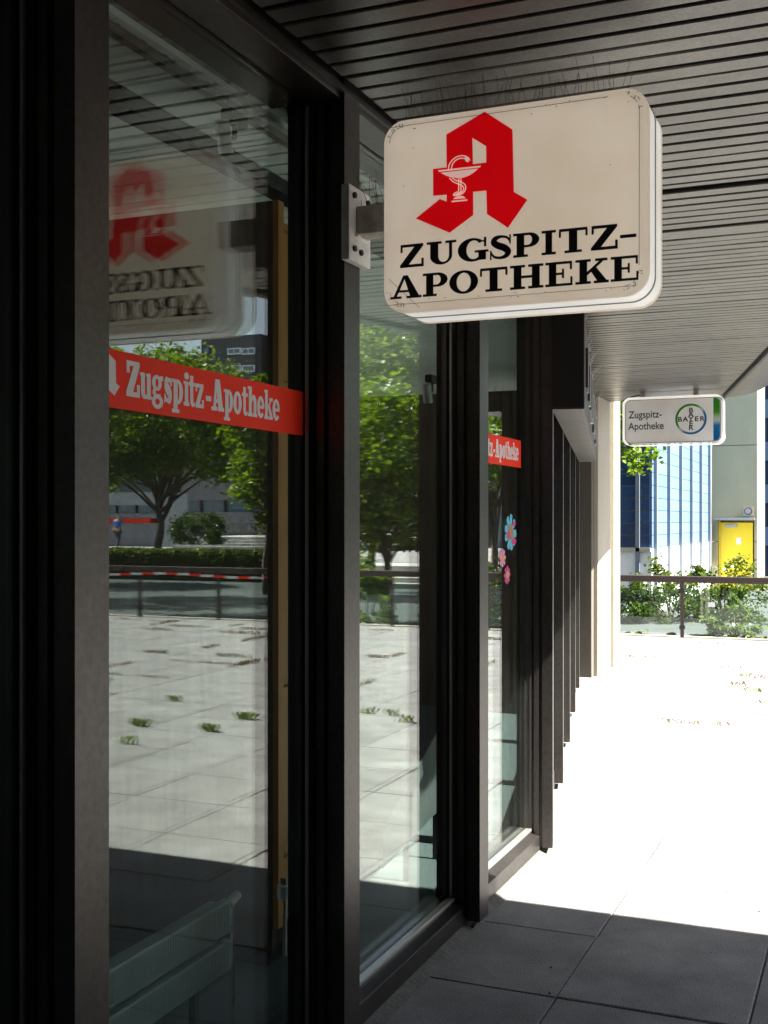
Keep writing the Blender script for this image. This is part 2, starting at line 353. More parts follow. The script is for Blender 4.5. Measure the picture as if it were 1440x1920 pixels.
# --- soffit of metal strips ---
sof = bpy.data.objects.new('soffit', None); col.objects.link(sof); sof['kind'] = 'structure'; sof['label'] = 'canopy soffit of long grey metal strips with dark gaps'; sof['_w'] = [0, 0, 0]
PITCH = 0.0935; y0 = 2.841 - PITCH * 46; y = y0; k = 0
prof = [(0.0, 0.0), (0.004, -0.0005), (0.074, -0.0005), (0.0785, 0.004), (0.0785, 0.014), (0.0, 0.014)]
while y < 12.02:
    a, b = y + 0.008, y + PITCH - 0.008
    if 4.30 < y < 4.40: a += 0.0; b -= 0.03
    dz = 0 if y < 4.38 else (-0.006 if y < 6.6 else -0.002)
    dz += random.uniform(-0.0012, 0.0012)
    if 4.9 < y < 5.0: dz -= .008
    def xl(t): return fac(t, -0.012) if t > 4.0 else fac(t, -0.018)
    def xr(t): return (8.0 if t < 2.95 else 3.40) if t < 4.66 else edge(t) - 0.02  # near strips run wide beyond the view, under the added shading roof
    jl = random.uniform(0, .006)
    mb = MB(); vs = []
    segs = 6
    # rolled-edge profile swept along the strip
    pf = [(a, 0.012), (a, 0.004), (a + 0.004, 0.0), (b - 0.004, 0.0), (b, 0.004), (b, 0.012)]
    xs = [0.0, 0.18, 0.4, 0.62, 0.82, 1.0]
    for t in xs:
        for (py, pz) in pf:
            X = xl(py) + jl + (xr(py) - xl(py) - jl) * t
            wob = 0.0009 * math.sin(7 * t + k * 1.7) if 0 < t < 1 else 0
            vs.append((X, py, CEIL + pz + dz + wob))
    n6 = len(pf); fs = []
    for i in range(len(xs) - 1):
        for q in range(n6):
            fs.append((i*n6+q, i*n6+(q+1)%n6, (i+1)*n6+(q+1)%n6, (i+1)*n6+q))
    fs += [tuple(range(n6)), tuple((len(xs)-1)*n6 + q for q in range(n6))]
    mb.add(vs, fs); mb.build('soffit_strip', M['soffit'], sof)
    y += PITCH; k += 1
roof = MB()
roof.prism([(-1.45, -14), (12, -14), (12, 3.0), (3.45, 3.0), (3.45, 4.68), (edge(4.68) + .06, 4.68), (edge(12.1) + .06, 12.1), (fac(12.1) - .3, 12.1), (-1.45, KY)], XY, CEIL + 0.035, CEIL + 0.45)  # wide near part, out of view, added to darken the post sides
roof.build('canopy_roof', M['soffit_dark'], kind='structure', label='dark void and slab above the soffit strips')
# rounded canopy fascia along the free edge
fas = thing('canopy_fascia', (edge(8), 8, 2.8), 'rounded silver metal fascia along the right edge of the canopy', 'fascia')
nx, nz = 0.9775, 0.2111
for y_a, y_b in ((4.70, 6.55), (6.556, 9.0), (9.006, 12.05)):
    mb = MB(); rows = []
    for yy in np.linspace(y_a, y_b, 3):
        row = []
        for t in np.linspace(0, math.pi / 2, 12):
            o_ = 0.62 * math.sin(t); h_ = 0.46 * (1 - math.cos(t))
            row.append((edge(yy) + 0.05 + o_ * nx, yy + o_ * nz, CEIL + 0.0 + h_))
        row += [(edge(yy) + 0.08, yy, CEIL + 0.46)]
        rows.append(row)
    n_ = len(rows[0]); vs = [p for r in rows for p in r]; fs = []
    for i in range(2):
        for q in range(n_): fs.append((i*n_+q, i*n_+(q+1)%n_, (i+1)*n_+(q+1)%n_, (i+1)*n_+q))
    fs += [tuple(range(n_)), tuple(2*n_ + q for q in range(n_))]
    mb.add(vs, fs); part(fas, 'fascia_panel', mb, M['fascia'])
mb = MB()
mb.tube([(edge(4.7) + .02, 4.7, CEIL - .012), (edge(12.08) + .02, 12.08, CEIL - .012)], 0.016, 8); part(fas, 'drip_edge', mb, M['dark'])
mb = MB(); mb.prism([(edge(4.7) - .02, 4.7), (edge(4.7) + .05, 4.7), (edge(12.08) + .05, 12.08), (edge(12.08) - .02, 12.08)], XY, CEIL + .016, CEIL + .03); part(fas, 'gap_strip', mb, M['dark'])

# upper floors over the shop and an unseen wing added to block sky light
up = thing('upper_storey', (-7, 4, 3.3), 'dark upper storey standing over the pharmacy shopfront', 'building')
mb = MB(); mb.prism([(-16, -14), (-1.5, -14), (-1.5, KY), (fac(12.1) - .1, 12.1), (-16, 12.1)], XY, 3.25, 7.0); part(up, 'wall', mb, M['tower_dark'])
wing = thing('sky_blocker_wing', (17, -2, 0), 'unseen concrete wing added far to the right to cut sky light', 'building')
mb = MB(); mb.box(14, -14, -0.02, 20, 9.5, 9); part(wing, 'wall', mb, M['concrete'])
mb = MB(); mb.box(-1.5, -14.4, -.5, 12, -14.0, 9); part(wing, 'end_wall', mb, M['tower_dark'])
for yy in (-9, -5.5, -2.0, 1.5):
    f_ = MB().box(13.94, yy, .9, 13.995, yy + 1.8, 2.3); fo = part(wing, 'window', f_, M['frame'])
    part(fo, 'pane', MB().box(13.92, yy + .06, .96, 13.935, yy + 1.74, 2.24), M['pane_sky'])

# ============================================================ SHOPFRONT
postlabels = ['dark bronze facade post at the left edge, left of the red lettered window',
  'dark bronze facade post that carries the bracket of the big hanging sign',
  'dark bronze facade post between the plain window and the narrow window with flower stickers',
  'brown corner post after the flower sticker window, below the near end of the box sign']
def post_profile():
    # plan profile (along facade a: 0..0.105, depth d: 0 outer .. 0.15 inner) with grooves in the flanks
    return [(0.0, 0.0), (0.105, 0.0), (0.105, 0.03), (0.098, 0.033), (0.098, 0.045), (0.105, 0.048), (0.105, 0.155),
            (0.0, 0.155), (0.0, 0.098), (0.012, 0.096), (0.012, 0.088), (0.0, 0.086), (0.0, 0.064), (0.018, 0.062), (0.018, 0.050), (0.0, 0.048)]
def facade_post(y, label, ang=0.0, x=None, z0=0.035, grp='bronze posts of the shopfront'):
    x = -PD if x is None else x
    t = thing('facade_post', (x, y, 0), label, 'post', grp)
    ca, sa = math.cos(ang), math.sin(ang)
    def fn(a, d, z):            # a along facade, d inward
        return (x - d * ca - a * sa, y + a * ca - d * sa, z)
    jag = z0
    part(t, 'cover_profile', MB().prism(post_profile(), fn, jag, CEIL + 0.03), M['bronze'], bevel=0)
    part(t, 'seal', MB().prism([(-.0015, .099), (.002, .099), (.002, .108), (-.0015, .108)], fn, jag, CEIL), M['bronze_side'])
    part(t, 'foot', MB().prism([(0.01, 0.03), (0.09, 0.03), (0.09, 0.15), (0.01, 0.15)], fn, -0.02, 0.013), M['frame'])
    return t
PY = [1.78, 2.98, 4.20, 5.28]
facade_post(0.58, 'dark bronze post nearest the camera, outside the left frame edge')
for yy, lb in zip(PY, postlabels): facade_post(yy, lb, ang=math.atan(BT) if yy > 5 else 0.0)
BA = math.atan(BT)
BP = [(6.60, -1.664), (7.84, -1.928), (9.08, -2.189), (10.40, -2.47)]
names = ['second', 'third', 'fourth', 'last']
for (yy, xx), nm in zip(BP, names):
    facade_post(yy, nm + ' in the receding row of brown posts under the box sign', ang=BA, x=xx)

def shop_window(ya, yb, label, sill=True):
    """one glazed bay between two posts on facade A"""
    t = thing('shop_window', (-GD, (ya + yb) / 2, 0), label, 'window', 'shopfront windows')
    g0, g1 = ya + 0.02, yb - 0.018
    part(t, 'outer_pane', MB().box(-GD, g0, 0.11, -GD - .005, g1, 2.745), M['glass'])
    part(t, 'inner_pane', MB().box(-GD - .021, g0, 0.11, -GD - .026, g1, 2.745), M['glass'])
    part(t, 'sill', MB().prism([(-1.478, 0.10), (-1.44, 0.088), (-1.44, 0.022), (-1.60, 0.022), (-1.60, 0.109), (-1.478, 0.109)], lambda a, b, d: (a, d, b), ya + .001, yb - .001), M['bronze'], bevel=0.002)
    part(t, 'glazing_bead', MB().box(-1.475, g0, 0.1095, -GD + .001, g1, 0.122), M['alu'], bevel=0.002)
    part(t, 'jamb', MB().box(-1.504, yb - .030, 0.112, -1.545, yb - .001, 2.75), M['frame'], bevel=0.003)
    part(t, 'jamb', MB().box(-1.48, ya + .001, 0.112, -1.545, g0, 2.75), M['frame'], bevel=0.003)
    part(t, 'jamb_bead', MB().box(-1.488, g1 + .001, 0.123, -1.496, g1 + .009, 2.74), M['alu'])
    part(t, 'head_frame', MB().box(-1.50, ya + .001, 2.7515, -1.61, yb - .001, 2.86), M['frame'])
    return t
shop_window(0.685, 1.78, 'shop window at the far left edge, mostly cut off by the frame')
win1 = shop_window(1.885, 2.98, 'wide shop window mirroring the plaza and the hanging sign behind a red lettered strip')
win2 = shop_window(3.085, 4.20, 'shop window behind the big hanging sign, mirroring a green tree, without sticker')
win3 = shop_window(4.305, 5.28, 'narrow looking shop window with a red lettered strip and flower stickers')
# header beam
hb = thing('header_beam', (-1.42, 2.5, 2.76), 'dark bronze header beam over the shop windows under the soffit', 'beam')
part(hb, 'beam', MB().box(-1.392, -1.0, 2.752, -1.498, KY + .1, CEIL + .034), M['bronze'], bevel=0.004)
part(hb, 'cover_strip', MB().box(-1.376, -1.0, 2.768, -1.391, KY + .1, CEIL - .004), M['bronze'])
part(hb, 'trim', MB().box(-1.615, -1, 2.725, -1.635, KY, 2.742), M['white'])
MB().prism([(-1.40, 0.0005), (-1.44, 0.0215), (-1.60, 0.0215), (-1.60, -0.02), (-1.385, -0.02)], lambda a, b, d: (a, d, b), -1, KY + .1).build('mortar_bed', M['mortar'], kind='structure', label='uneven mortar strip along the foot of the shopfront')

# facade B bays (seen edge-on)
pts = [(5.385, -PD)] + [(a, b) for a, b in BP]
prevx, prevy = -PD - .005, 5.39
for n, (yy, xx) in enumerate(BP):
    t = thing('shop_window', ((prevx + xx) / 2, (prevy + yy) / 2, 0), 'window bay seen edge-on between brown posts, number %s after the corner post' % ['one', 'two', 'three', 'four'][n], 'window', 'edge-on windows of the receding front')
    ca, sa = math.cos(BA), math.sin(BA); L_ = math.hypot(yy - prevy, xx - prevx)
    fn = lambda a, d, z, X=prevx, Y=prevy: (X - d * ca - a * sa, Y + a * ca - d * sa, z)
    for nm, d0 in (('outer_pane', .105), ('inner_pane', .126)):
        part(t, nm, MB().prism([(0, d0), (L_, d0), (L_, d0 + .005), (0, d0 + .005)], fn, .11, 2.745), M['glass'])
    part(t, 'sill', MB().prism([(0, .07), (L_, .07), (L_, .2), (0, .2)], fn, .02, .109), M['bronze'])
    part(t, 'head_frame', MB().prism([(0, .02), (L_, .02), (L_, .2), (0, .2)], fn, 2.75, CEIL + .03), M['bronze'])
    prevx, prevy = xx - .105 * sa, yy + .105 * ca

# ============================================================ INTERIOR
room = thing('shop_interior', (-5, 4, 0), 'dim pharmacy interior seen through the glass with a strip ceiling', 'room')
poly = [(-1.62, -3), (-1.62, 5.2), (fac(11, .25), 11), (-9, 11), (-9, -3)]
part(room, 'floor', MB().prism(poly, XY, -0.02, 0.004), M['carpet'])
part(room, 'ceiling', MB().prism(poly, XY, 2.82, 2.84), M['int_wall'])
mb = MB(); yy = -2.9
while yy < 10.9:
    xr_ = -1.645 if yy < 5.2 else fac(yy, .30)
    mb.box(-8.95, yy + .008, 2.79, xr_, yy + .098, 2.802); yy += .106
part(room, 'ceiling_strips', mb, M['int_ceiling'], kind='stuff')
part(room, 'end_wall', MB().box(-9, 11, 0, fac(11, .25), 11.1, 2.8), M['brown_panel'])
part(room, 'end_wall', MB().box(-9, -3.1, 0, -1.62, -3, 2.8), M['int_wall'])
part(room, 'rear_parapet', MB().box(-9.1, -3, 0, -9, 11, 0.7), M['int_wall'])  # rear side left open above this, added to let daylight reach the ceiling
for k in range(8): part(room, 'rear_mullion', MB().box(-9.08, -3 + k * 1.96, .7, -9.02, -2.92 + k * 1.96, 2.8), M['frame'])
part(room, 'bulkhead', MB().box(-8.9, 9.0, 0.0, fac(9, .35), 9.2, 2.60), M['brown_panel'])

tr = thing('ceiling_track', (-1.79, 1.5, 2.75), 'slim grey lighting track running along the shop windows inside', 'track')
part(tr, 'track', MB().box(-1.728, -1, 2.762, -1.752, 5.1, 2.785), M['alu'])
part(tr, 'beam', MB().box(-1.96, -1, 2.735, -2.04, 5.1, 2.787), M['dark'])
def spotlight(x, y, z, label):
    s = thing('spotlight', (x, y, z), label, 'lamp', 'spotlights inside the shop windows')
    part(s, 'adapter', MB().box(x - .018, y - .05, z - .036, x + .018, y + .05, z + .0), M['dark'], bevel=.004)
    part(s, 'stem', MB().cyl((x, y, z - .034), (x, y, z - .075), .008, 8), M['dark'])
    a = Vector((x + .0, y - .075, z - .045)); b = Vector((x + .0, y - .050, z - .135))
    part(s, 'housing', MB().cyl(a, b, .022, 24), M['spot'], bevel=.002)
    part(s, 'lamp_ring', MB().cyl(b + (a - b) * .02, b - (a - b) * .04, .018, 20), M['dark'])
    part(s, 'joint', MB().tube([(x, y, z - .075), (x, y - .03, z - .085)], .007, 8), M['dark'])
    return s
def at_d(x, y, d):
    s_, h_ = on_d(x, y, d); return s_, h_
s_, h_ = on_d(440, 205, 1.79)
spotlight(-1.74, on_d(440, 218, 1.74)[0], 2.761, 'chrome cylindrical spotlight on a black adapter in the left window, above the mirrored sign')
s_, h_ = on_d(810, 735, 1.95)
spotlight(-1.95, s_, 2.25, 'small spotlight in the window behind the hanging sign, near its right frame')

sh = thing('shelf_unit', (-1.92, 3.6, 0), 'tall brown shelf panel with a pale wood edge standing behind the left window', 'shelf')
part(sh, 'back_panel', MB().box(-4.6, 3.57, .06, -1.93, 3.60, 2.67), M['brown_panel'])
part(sh, 'edge_board', MB().box(-1.928, 3.57, .14, -1.905, 3.61, 2.67), M['light_wood'], bevel=.002)
part(sh, 'side_panel', MB().box(-1.96, 3.61, .14, -1.935, 3.95, 2.60), M['light_wood'])
for hz in (0.35, .95, 1.50, 2.05, 2.58): part(sh, 'shelf_board', MB().box(-2.9, 3.612, hz, -1.91, 3.95, hz + .022), M['light_wood'])
part(sh, 'base', MB().box(-4.6, 3.58, .005, -1.95, 3.9, .058), M['dark'])

def radiator(ya, yb, label):
    t = thing('radiator', (-1.74, (ya + yb) / 2, 0.2), label, 'radiator')
    for z0, z1 in ((0.245, 0.335), (0.355, 0.452)):
        part(t, 'panel', MB().box(-1.735, ya, z0, -1.76, yb, z1), M['radiator'], bevel=.006)
        mb = MB(); y_ = ya + .012
        while y_ < yb - .012: mb.box(-1.7345, y_, z0 + .008, -1.7335, y_ + .004, z1 - .008); y_ += .008
        part(t, 'ribs', mb, M['radiator'], kind='stuff')
    part(t, 'back', MB().box(-1.775, ya + .01, .24, -1.80, yb - .01, .44), M['radiator'])
    part(t, 'valve', MB().cyl((-1.75, yb + .01, .43), (-1.75, yb + .06, .445), .014, 14), M['galv'])
    part(t, 'pipe', MB().tube([(-1.75, yb + .03, .44), (-1.75, yb + .03, .2), (-1.75, yb + .03, .0)], .008, 8), M['steel'])
    for y_ in (ya + .15, yb - .15): part(t, 'bracket_leg', MB().box(-1.765, y_, 0, -1.785, y_ + .02, .24), M['dark'])
    return t
radiator(1.93, 2.96, 'low ribbed pale green radiator behind the foot of the left window')
th = thing('thermostat_valve', (-1.62, 2.87, .5), 'white ribbed thermostat knob low in the right corner of the left window', 'valve')
s_, h_ = on_d(534, 1672, 1.70)
mb = MB().cyl((-1.70, s_, h_ - .022), (-1.70, s_, h_ + .022), .023, 18); part(th, 'knob', mb, M['white'], bevel=.003)
part(th, 'collar', MB().cyl((-1.70, s_, h_ + .023), (-1.70, s_, h_ + .045), .013, 12), M['steel'])
part(th, 'pipe', MB().cyl((-1.70, s_, h_ - .2), (-1.70, s_, h_ - .023), .007, 8), M['galv'])
cb = MB().tube([(-1.9, 2.35, 1.0), (-1.9, 2.36, .8), (-1.89, 2.33, .65), (-1.9, 2.30, .5), (-1.9, 2.31, .2)], .006, 6).build('power_cable', M['dark'], label='thin dark cable hanging behind the radiator in the left window', category='cable')
db = thing('display_bench', (-1.9, 4.6, 0), 'pale grey slanted display bench standing on a thin leg behind the second window', 'bench')
part(db, 'board', MB().prism([(4.25, .24), (5.05, .62), (5.05, .70), (4.25, .32)], lambda a, b, d: (d, a, b), -1.80, -2.5), M['bench'], bevel=.004)
part(db, 'apron', MB().prism([(4.3, .16), (5.05, .26), (5.05, .60), (4.3, .235)], lambda a, b, d: (d, a, b), -1.82, -1.84), M['bench'])
for x_, y_ in ((-1.85, 4.64), (-2.4, 4.64), (-1.85, 5.0)): part(db, 'leg', MB().box(x_, y_, .005, x_ - .02, y_ + .02, .28), M['dark'])
ps = thing('window_poster', (-1.70, 2.05, 1.3), 'faint pale poster with teal bands hanging behind the left edge of the left window', 'poster')
part(ps, 'sheet', MB().box(-1.70, 1.98, 1.05, -1.702, 2.30, 1.84), M['poster'])
part(ps, 'print_band', MB().box(-1.6985, 1.99, 1.66, -1.6995, 2.28, 1.74), M['teal'])
part(ps, 'print_band', MB().box(-1.6985, 1.99, 1.36, -1.6995, 2.10, 1.41), M['teal'])

# ============================================================ LETTERING ENGINE (slab serif)
def ell(cx, cy, rx, ry, a): return (cx + rx * math.cos(R_(a)), cy + ry * math.sin(R_(a)))
def cres(o, i, a0, a1, n=20):
    """band between two ellipses (cx,cy,rx,ry)"""
    out = [ell(*o, a0 + (a1 - a0) * k / n) for k in range(n + 1)]; inn = [ell(*i, a0 + (a1 - a0) * k / n) for k in range(n + 1)]
    return out + inn[::-1]
def rc(x0, y0, x1, y1): return [(x0, y0), (x1, y0), (x1, y1), (x0, y1)]
def vst(P):
    P = sm([tuple(p) for p in P], 5) ; L1, L2 = [], []
    for i, p in enumerate(P):
        a, b = Vector(P[max(i-1, 0)][:2]), Vector(P[min(i+1, len(P)-1)][:2]); t = (b - a).normalized(); n = Vector((-t.y, t.x)) * p[2] / 2; c = Vector(p[:2])
        L1.append(tuple(c + n)); L2.append(tuple(c - n))
    return L1 + L2[::-1]
def sm(pts, n=4):
    out = []
    for i in range(len(pts) - 1):
        p0, p1, p2, p3 = (Vector(pts[max(i-1, 0)]), Vector(pts[i]), Vector(pts[i+1]), Vector(pts[min(i+2, len(pts)-1)]))
        for k in range(n):
            t = k / n; out.append(tuple(.5 * ((2*p1) + (p2 - p0)*t + (2*p0 - 5*p1 + 4*p2 - p3)*t*t + (3*p1 - p0 - 3*p2 + p3)*t**3)))
    out.append(tuple(pts[-1])); return out
G = {  # wide Clarendon-like capitals, unit box
 'Z': [rc(.02,.88,.98,1), rc(.02,.66,.10,.9), rc(0,0,1,.12), rc(.91,.1,1,.36), [(0.01,.11),(.36,.11),(.97,.89),(.62,.89)]],
 'U': [rc(.12,.36,.39,.92), rc(0,.9,.5,1), rc(.76,.36,.86,.92), rc(.64,.9,1,1), cres((.49,.37,.37,.37),(.575,.37,.185,.27),180,360)],
 'G': [cres((.48,.5,.48,.5),(.52,.5,.24,.40),42,322), rc(.86,.60,.93,1), [(.80,.86),(.90,.72),(.93,.72),(.93,.9)], rc(.68,.05,.92,.40), rc(.56,.37,1,.46)],
 'S': [vst([(.88,.70,.05),(.76,.88,.10),(.50,.945,.11),(.26,.88,.20),(.19,.72,.26),(.36,.58,.28),(.62,.47,.29),(.79,.30,.27),(.70,.12,.18),(.46,.055,.11),(.20,.12,.10),(.08,.30,.05)]), rc(.85,.62,.91,1), rc(.03,0,.09,.38)],
 'P': [rc(.13,.08,.42,.92), rc(0,0,.56,.1), rc(0,.9,.62,1), rc(.40,.40,.62,.49), cres((.60,.70,.40,.30),(.56,.70,.17,.21),-90,90)],
 'I': [rc(.27,.08,.73,.92), rc(0,0,1,.1), rc(0,.9,1,1)],
 'T': [rc(.35,.08,.64,.92), rc(.20,0,.80,.1), rc(.01,.89,.99,1), rc(0,.66,.07,.92), rc(.93,.66,1,.92)],
 '-': [rc(0,.40,1,.53)],
 'A': [[(.42,1),(.56,1),(.93,.08),(.64,.08)], [(.42,1),(.49,.94),(.20,.08),(.10,.08)], rc(0,0,.36,.1), rc(.52,0,1,.1), rc(.24,.27,.70,.36)],
 'O': [cres((.5,.5,.5,.5),(.5,.5,.25,.40),0,360,40)],
 'H': [rc(.11,.08,.34,.92), rc(.66,.08,.89,.92), rc(0,0,.45,.1), rc(0,.9,.45,1), rc(.55,0,1,.1), rc(.55,.9,1,1), rc(.32,.45,.68,.55)],
 'E': [rc(.13,.08,.40,.92), rc(0,0,1,.1), rc(0,.9,.98,1), rc(.38,.46,.66,.55), rc(.62,.32,.69,.70), rc(.93,.1,1,.36), rc(.91,.66,.98,.92)],
 'K': [rc(.12,.08,.35,.92), rc(0,0,.46,.1), rc(0,.9,.46,1), [(.33,.32),(.33,.46),(.74,.92),(.86,.92)], [(.44,.56),(.62,.66),(.95,.08),(.66,.08)], rc(.56,0,1,.1), rc(.60,.9,.96,1)],
}
XH = .74
def low(ps): return ps
g = {  # condensed fat slab, unit width, cap=1
 'Z': [rc(.02,.86,.98,1), rc(.02,.66,.24,.9), rc(0,0,1,.14), rc(.78,.1,1,.36), [(0.0,.13),(.48,.13),(.98,.87),(.52,.87)]],
 'u': [rc(.10,.16,.42,XH), rc(0,XH-.1,.42,XH), rc(.58,.0,.90,XH), rc(.50,XH-.1,.90,XH), rc(.85,0,1,.1), cres((.40,.18,.30,.19),(.50,.2,.09,.09),180,350,10)],
 'g': [cres((.44,.52,.42,.23),(.44,.52,.12,.13),0,360,28), rc(.72,.60,.98,XH), [(.10,.33),(.3,.36),(.34,.20),(.2,.12),(.06,.2)], cres((.48,-.02,.48,.21),(.48,-.02,.20,.09),0,360,28), rc(.25,.09,.75,.2)],
 's': [vst([(.86,.52,.1),(.74,.64,.14),(.50,.675,.14),(.27,.62,.28),(.26,.50,.36),(.50,.38,.36),(.73,.25,.36),(.70,.12,.28),(.46,.06,.14),(.2,.13,.14),(.1,.24,.1)]), rc(.74,.5,.9,XH), rc(.05,0,.2,.24)],
 'p': [rc(.14,-.22,.50,XH), rc(0,XH-.1,.4,XH), rc(0,-.26,.66,-.15), cres((.52,.37,.46,.37),(.54,.37,.10,.24),-110,110,18)],
 'i': [rc(.22,.05,.80,XH), rc(0,0,1,.11), rc(0,XH-.1,.7,XH), cres((.5,.90,.42,.11),(.5,.90,.01,.005),0,360,20)],
 't': [rc(.22,.12,.66,.94), rc(0,XH-.11,.98,XH), cres((.62,.18,.40,.19),(.72,.2,.10,.09),180,330,12)],
 'z': [rc(.02,XH-.12,.96,XH), rc(.02,XH-.24,.2,XH-.05), rc(0,0,1,.12), rc(.8,.06,1,.26), [(0.0,.11),(.46,.11),(.95,XH-.11),(.52,XH-.11)]],
 '-': [rc(0,.26,1,.42)],
 'A': [[(.30,1),(.66,1),(.93,.08),(.56,.08)], [(.30,1),(.48,.94),(.32,.08),(.14,.08)], rc(0,0,.45,.12), rc(.50,0,1,.12), rc(.26,.25,.68,.37)],
 'o': [cres((.5,.37,.5,.375),(.5,.37,.13,.25),0,360,32)],
 'h': [rc(.12,.05,.42,1), rc(0,.9,.4,1), rc(0,0,.50,.11), rc(.60,.05,.90,.52), rc(.54,0,1,.11), cres((.62,.5,.28,.24),(.55,.46,.06,.1),0,160,12)],
 'e': [cres((.5,.37,.5,.375),(.5,.37,.14,.25),25,322,28), rc(.2,.32,.95,.42), rc(.64,.36,.98,.5)],
 'k': [rc(.10,.05,.40,1), rc(0,.9,.38,1), rc(0,0,.48,.11), [(.38,.28),(.38,.44),(.70,XH-.08),(.86,XH-.08)], [(.44,.42),(.62,.52),(.98,.08),(.66,.08)], rc(.52,0,1,.11), rc(.58,XH-.1,.98,XH)],
}
def glyph(mb, prims, x0, x1, base, cap, fn, d0, th=0.001):
    for i, pr in enumerate(prims):
        mb.prism([(x0 + a * (x1 - x0), base + b * cap) for a, b in pr], fn, d0, d0 + th * (1 + 0.12 * i))

A_OUT = [(775,118),(1085,318),(1100,1020),(1253,1108),(1035,1422),(800,1268),(793,1003),(643,1017),(643,1280),(378,1478),(0,1318),(270,1100),(347,1130),(347,1050),(195,1062),(193,762),(347,745),(343,375)]
A_IN = [(633,408),(790,505),(793,690),(640,710)]

# ============================================================ THE BIG HANGING SIGN
SF, SB = 2.94, 3.165            # front / back plane
SX0, SX1, SZ0, SZ1 = -1.247, -0.524, 2.128, 2.654
sg = thing('hanging_sign', (-0.88, 3.04, SZ0), 'big white light box sign ZUGSPITZ-APOTHEKE with the red letter A, hanging from the post', 'sign')
def rrect(x0, z0, x1, z1, r, n=8):
    p = []
    for cx, cz, a in ((x1 - r, z1 - r, 0), (x0 + r, z1 - r, 90), (x0 + r, z0 + r, 180), (x1 - r, z0 + r, 270)):
        for k in range(n + 1): p.append(ell(cx, cz, r, r, a + 90 * k / n))
    return p
XZ = lambda a, b, d: (a, d, b)
def rr_shell(x0, z0, x1, z1, r, y0, y1, n=10):
    """open tube band with rounded rectangle section, wall 4 mm"""
    o = rrect(x0, z0, x1, z1, r, n); i = rrect(x0 + .004, z0 + .004, x1 - .004, z1 - .004, r - .004, n); m = len(o)
    vs = [(a, y0, b) for a, b in o] + [(a, y1, b) for a, b in o] + [(a, y0, b) for a, b in i] + [(a, y1, b) for a, b in i]
    fs = []
    for k in range(m):
        j = (k + 1) % m
        fs += [(k, j, j + m, k + m), (k + 2*m, k + 3*m, j + 3*m, j + 2*m), (k, k + 2*m, j + 2*m, j), (k + m, j + m, j + 3*m, k + 3*m)]
    return MB().add(vs, fs)
def panel_round(x0, z0, x1, z1, r, yf, yb, lip=.012):
    """front acrylic hood: domed edge"""
    layers = [(0.0, yb), (0.0, yf + (yb - yf) * .45), (lip * .3, yf + (yb - yf) * .15), (lip, yf)]
    rings = []
    for ins, y_ in layers: rings.append([(a, y_, b) for a, b in rrect(x0 + ins, z0 + ins, x1 - ins, z1 - ins, r - ins, 10)])
    m = len(rings[0]); vs = [p for r_ in rings for p in r_]; fs = []
    for k in range(len(rings) - 1):
        for q in range(m): fs.append((k*m+q, k*m+(q+1)%m, (k+1)*m+(q+1)%m, (k+1)*m+q))
    fs.append(tuple(range((len(rings)-1)*m, len(rings)*m)))
    return MB().add(vs, fs)
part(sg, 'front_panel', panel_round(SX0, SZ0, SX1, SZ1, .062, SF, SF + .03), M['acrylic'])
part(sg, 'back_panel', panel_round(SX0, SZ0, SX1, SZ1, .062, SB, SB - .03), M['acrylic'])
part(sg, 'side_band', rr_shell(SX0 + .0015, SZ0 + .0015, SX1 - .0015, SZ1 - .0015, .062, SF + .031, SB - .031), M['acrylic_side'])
part(sg, 'rim_joint', rr_shell(SX0 - .001, SZ0 - .001, SX1 + .001, SZ1 + .001, .063, 3.046, 3.051), M['seam'])
# letter A emblem on both faces (back one mirrored in plan)
def px_s(zx, zy): return on_s(780 + zx / 6, 190 + zy / 6, SF)
AO = [px_s(*p) for p in A_OUT]; AI = [px_s(*p) for p in A_IN]
# snap the outline upright
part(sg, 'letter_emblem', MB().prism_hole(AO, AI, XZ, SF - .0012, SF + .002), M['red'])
mb = MB(); D_ = SF - .0016
def pl(pts, w, closed=False):
    P = [Vector(px_s(*p)) for p in pts]; L1, L2 = [], []
    for i, p in enumerate(P):
        t = (P[min(i+1, len(P)-1)] - P[max(i-1, 0)]).normalized(); n = Vector((-t.y, t.x)) * w / 2
        L1.append(tuple(p + n)); L2.append(tuple(p - n))
    return L1 + L2[::-1]
k_ = 0
def pr(poly):
    global k_
    mb.prism(poly, XZ, SF - .0018 - .00008 * k_, SF - .0011); k_ += 1
def sm(pts, n=4):
    out = []
    for i in range(len(pts) - 1):
        p0, p1, p2, p3 = (Vector(pts[max(i-1, 0)]), Vector(pts[i]), Vector(pts[i+1]), Vector(pts[min(i+2, len(pts)-1)]))
        for k in range(n):
            t = k / n; out.append(tuple(.5 * ((2*p1) + (p2 - p0)*t + (2*p0 - 5*p1 + 4*p2 - p3)*t*t + (3*p1 - p0 - 3*p2 + p3)*t**3)))
    out.append(tuple(pts[-1])); return out
W1 = .0026
pr([px_s(*p) for p in [(250,778),(732,725),(722,745),(262,795)]])
pr([px_s(*p) for p in [(280,806),(700,758),(655,800),(595,838),(530,860),(470,866),(400,856),(338,836)]])
pr(pl(sm([(366,770),(376,715),(412,662),(462,626),(520,612),(565,622)]), W1)); pr(pl(sm([(400,766),(412,712),(446,668),(500,642),(548,645)]), W1))
pr([px_s(*p) for p in [(545,640),(570,618),(600,636),(614,672),(592,662),(592,690),(562,676)]])
pr(pl([(483,870),(483,1058)], W1)); pr(pl([(508,868),(508,1054)], W1))
pr(pl(sm([(378,862),(412,900),(470,928),(520,950),(540,985),(520,1020),(470,1040),(425,1064)]), W1))
pr(pl(sm([(408,864),(450,890),(510,908),(556,945),(556,1000),(520,1040),(445,1062)]), W1))
pr(pl(sm([(425,1064),(432,1040),(472,1020)]), W1))
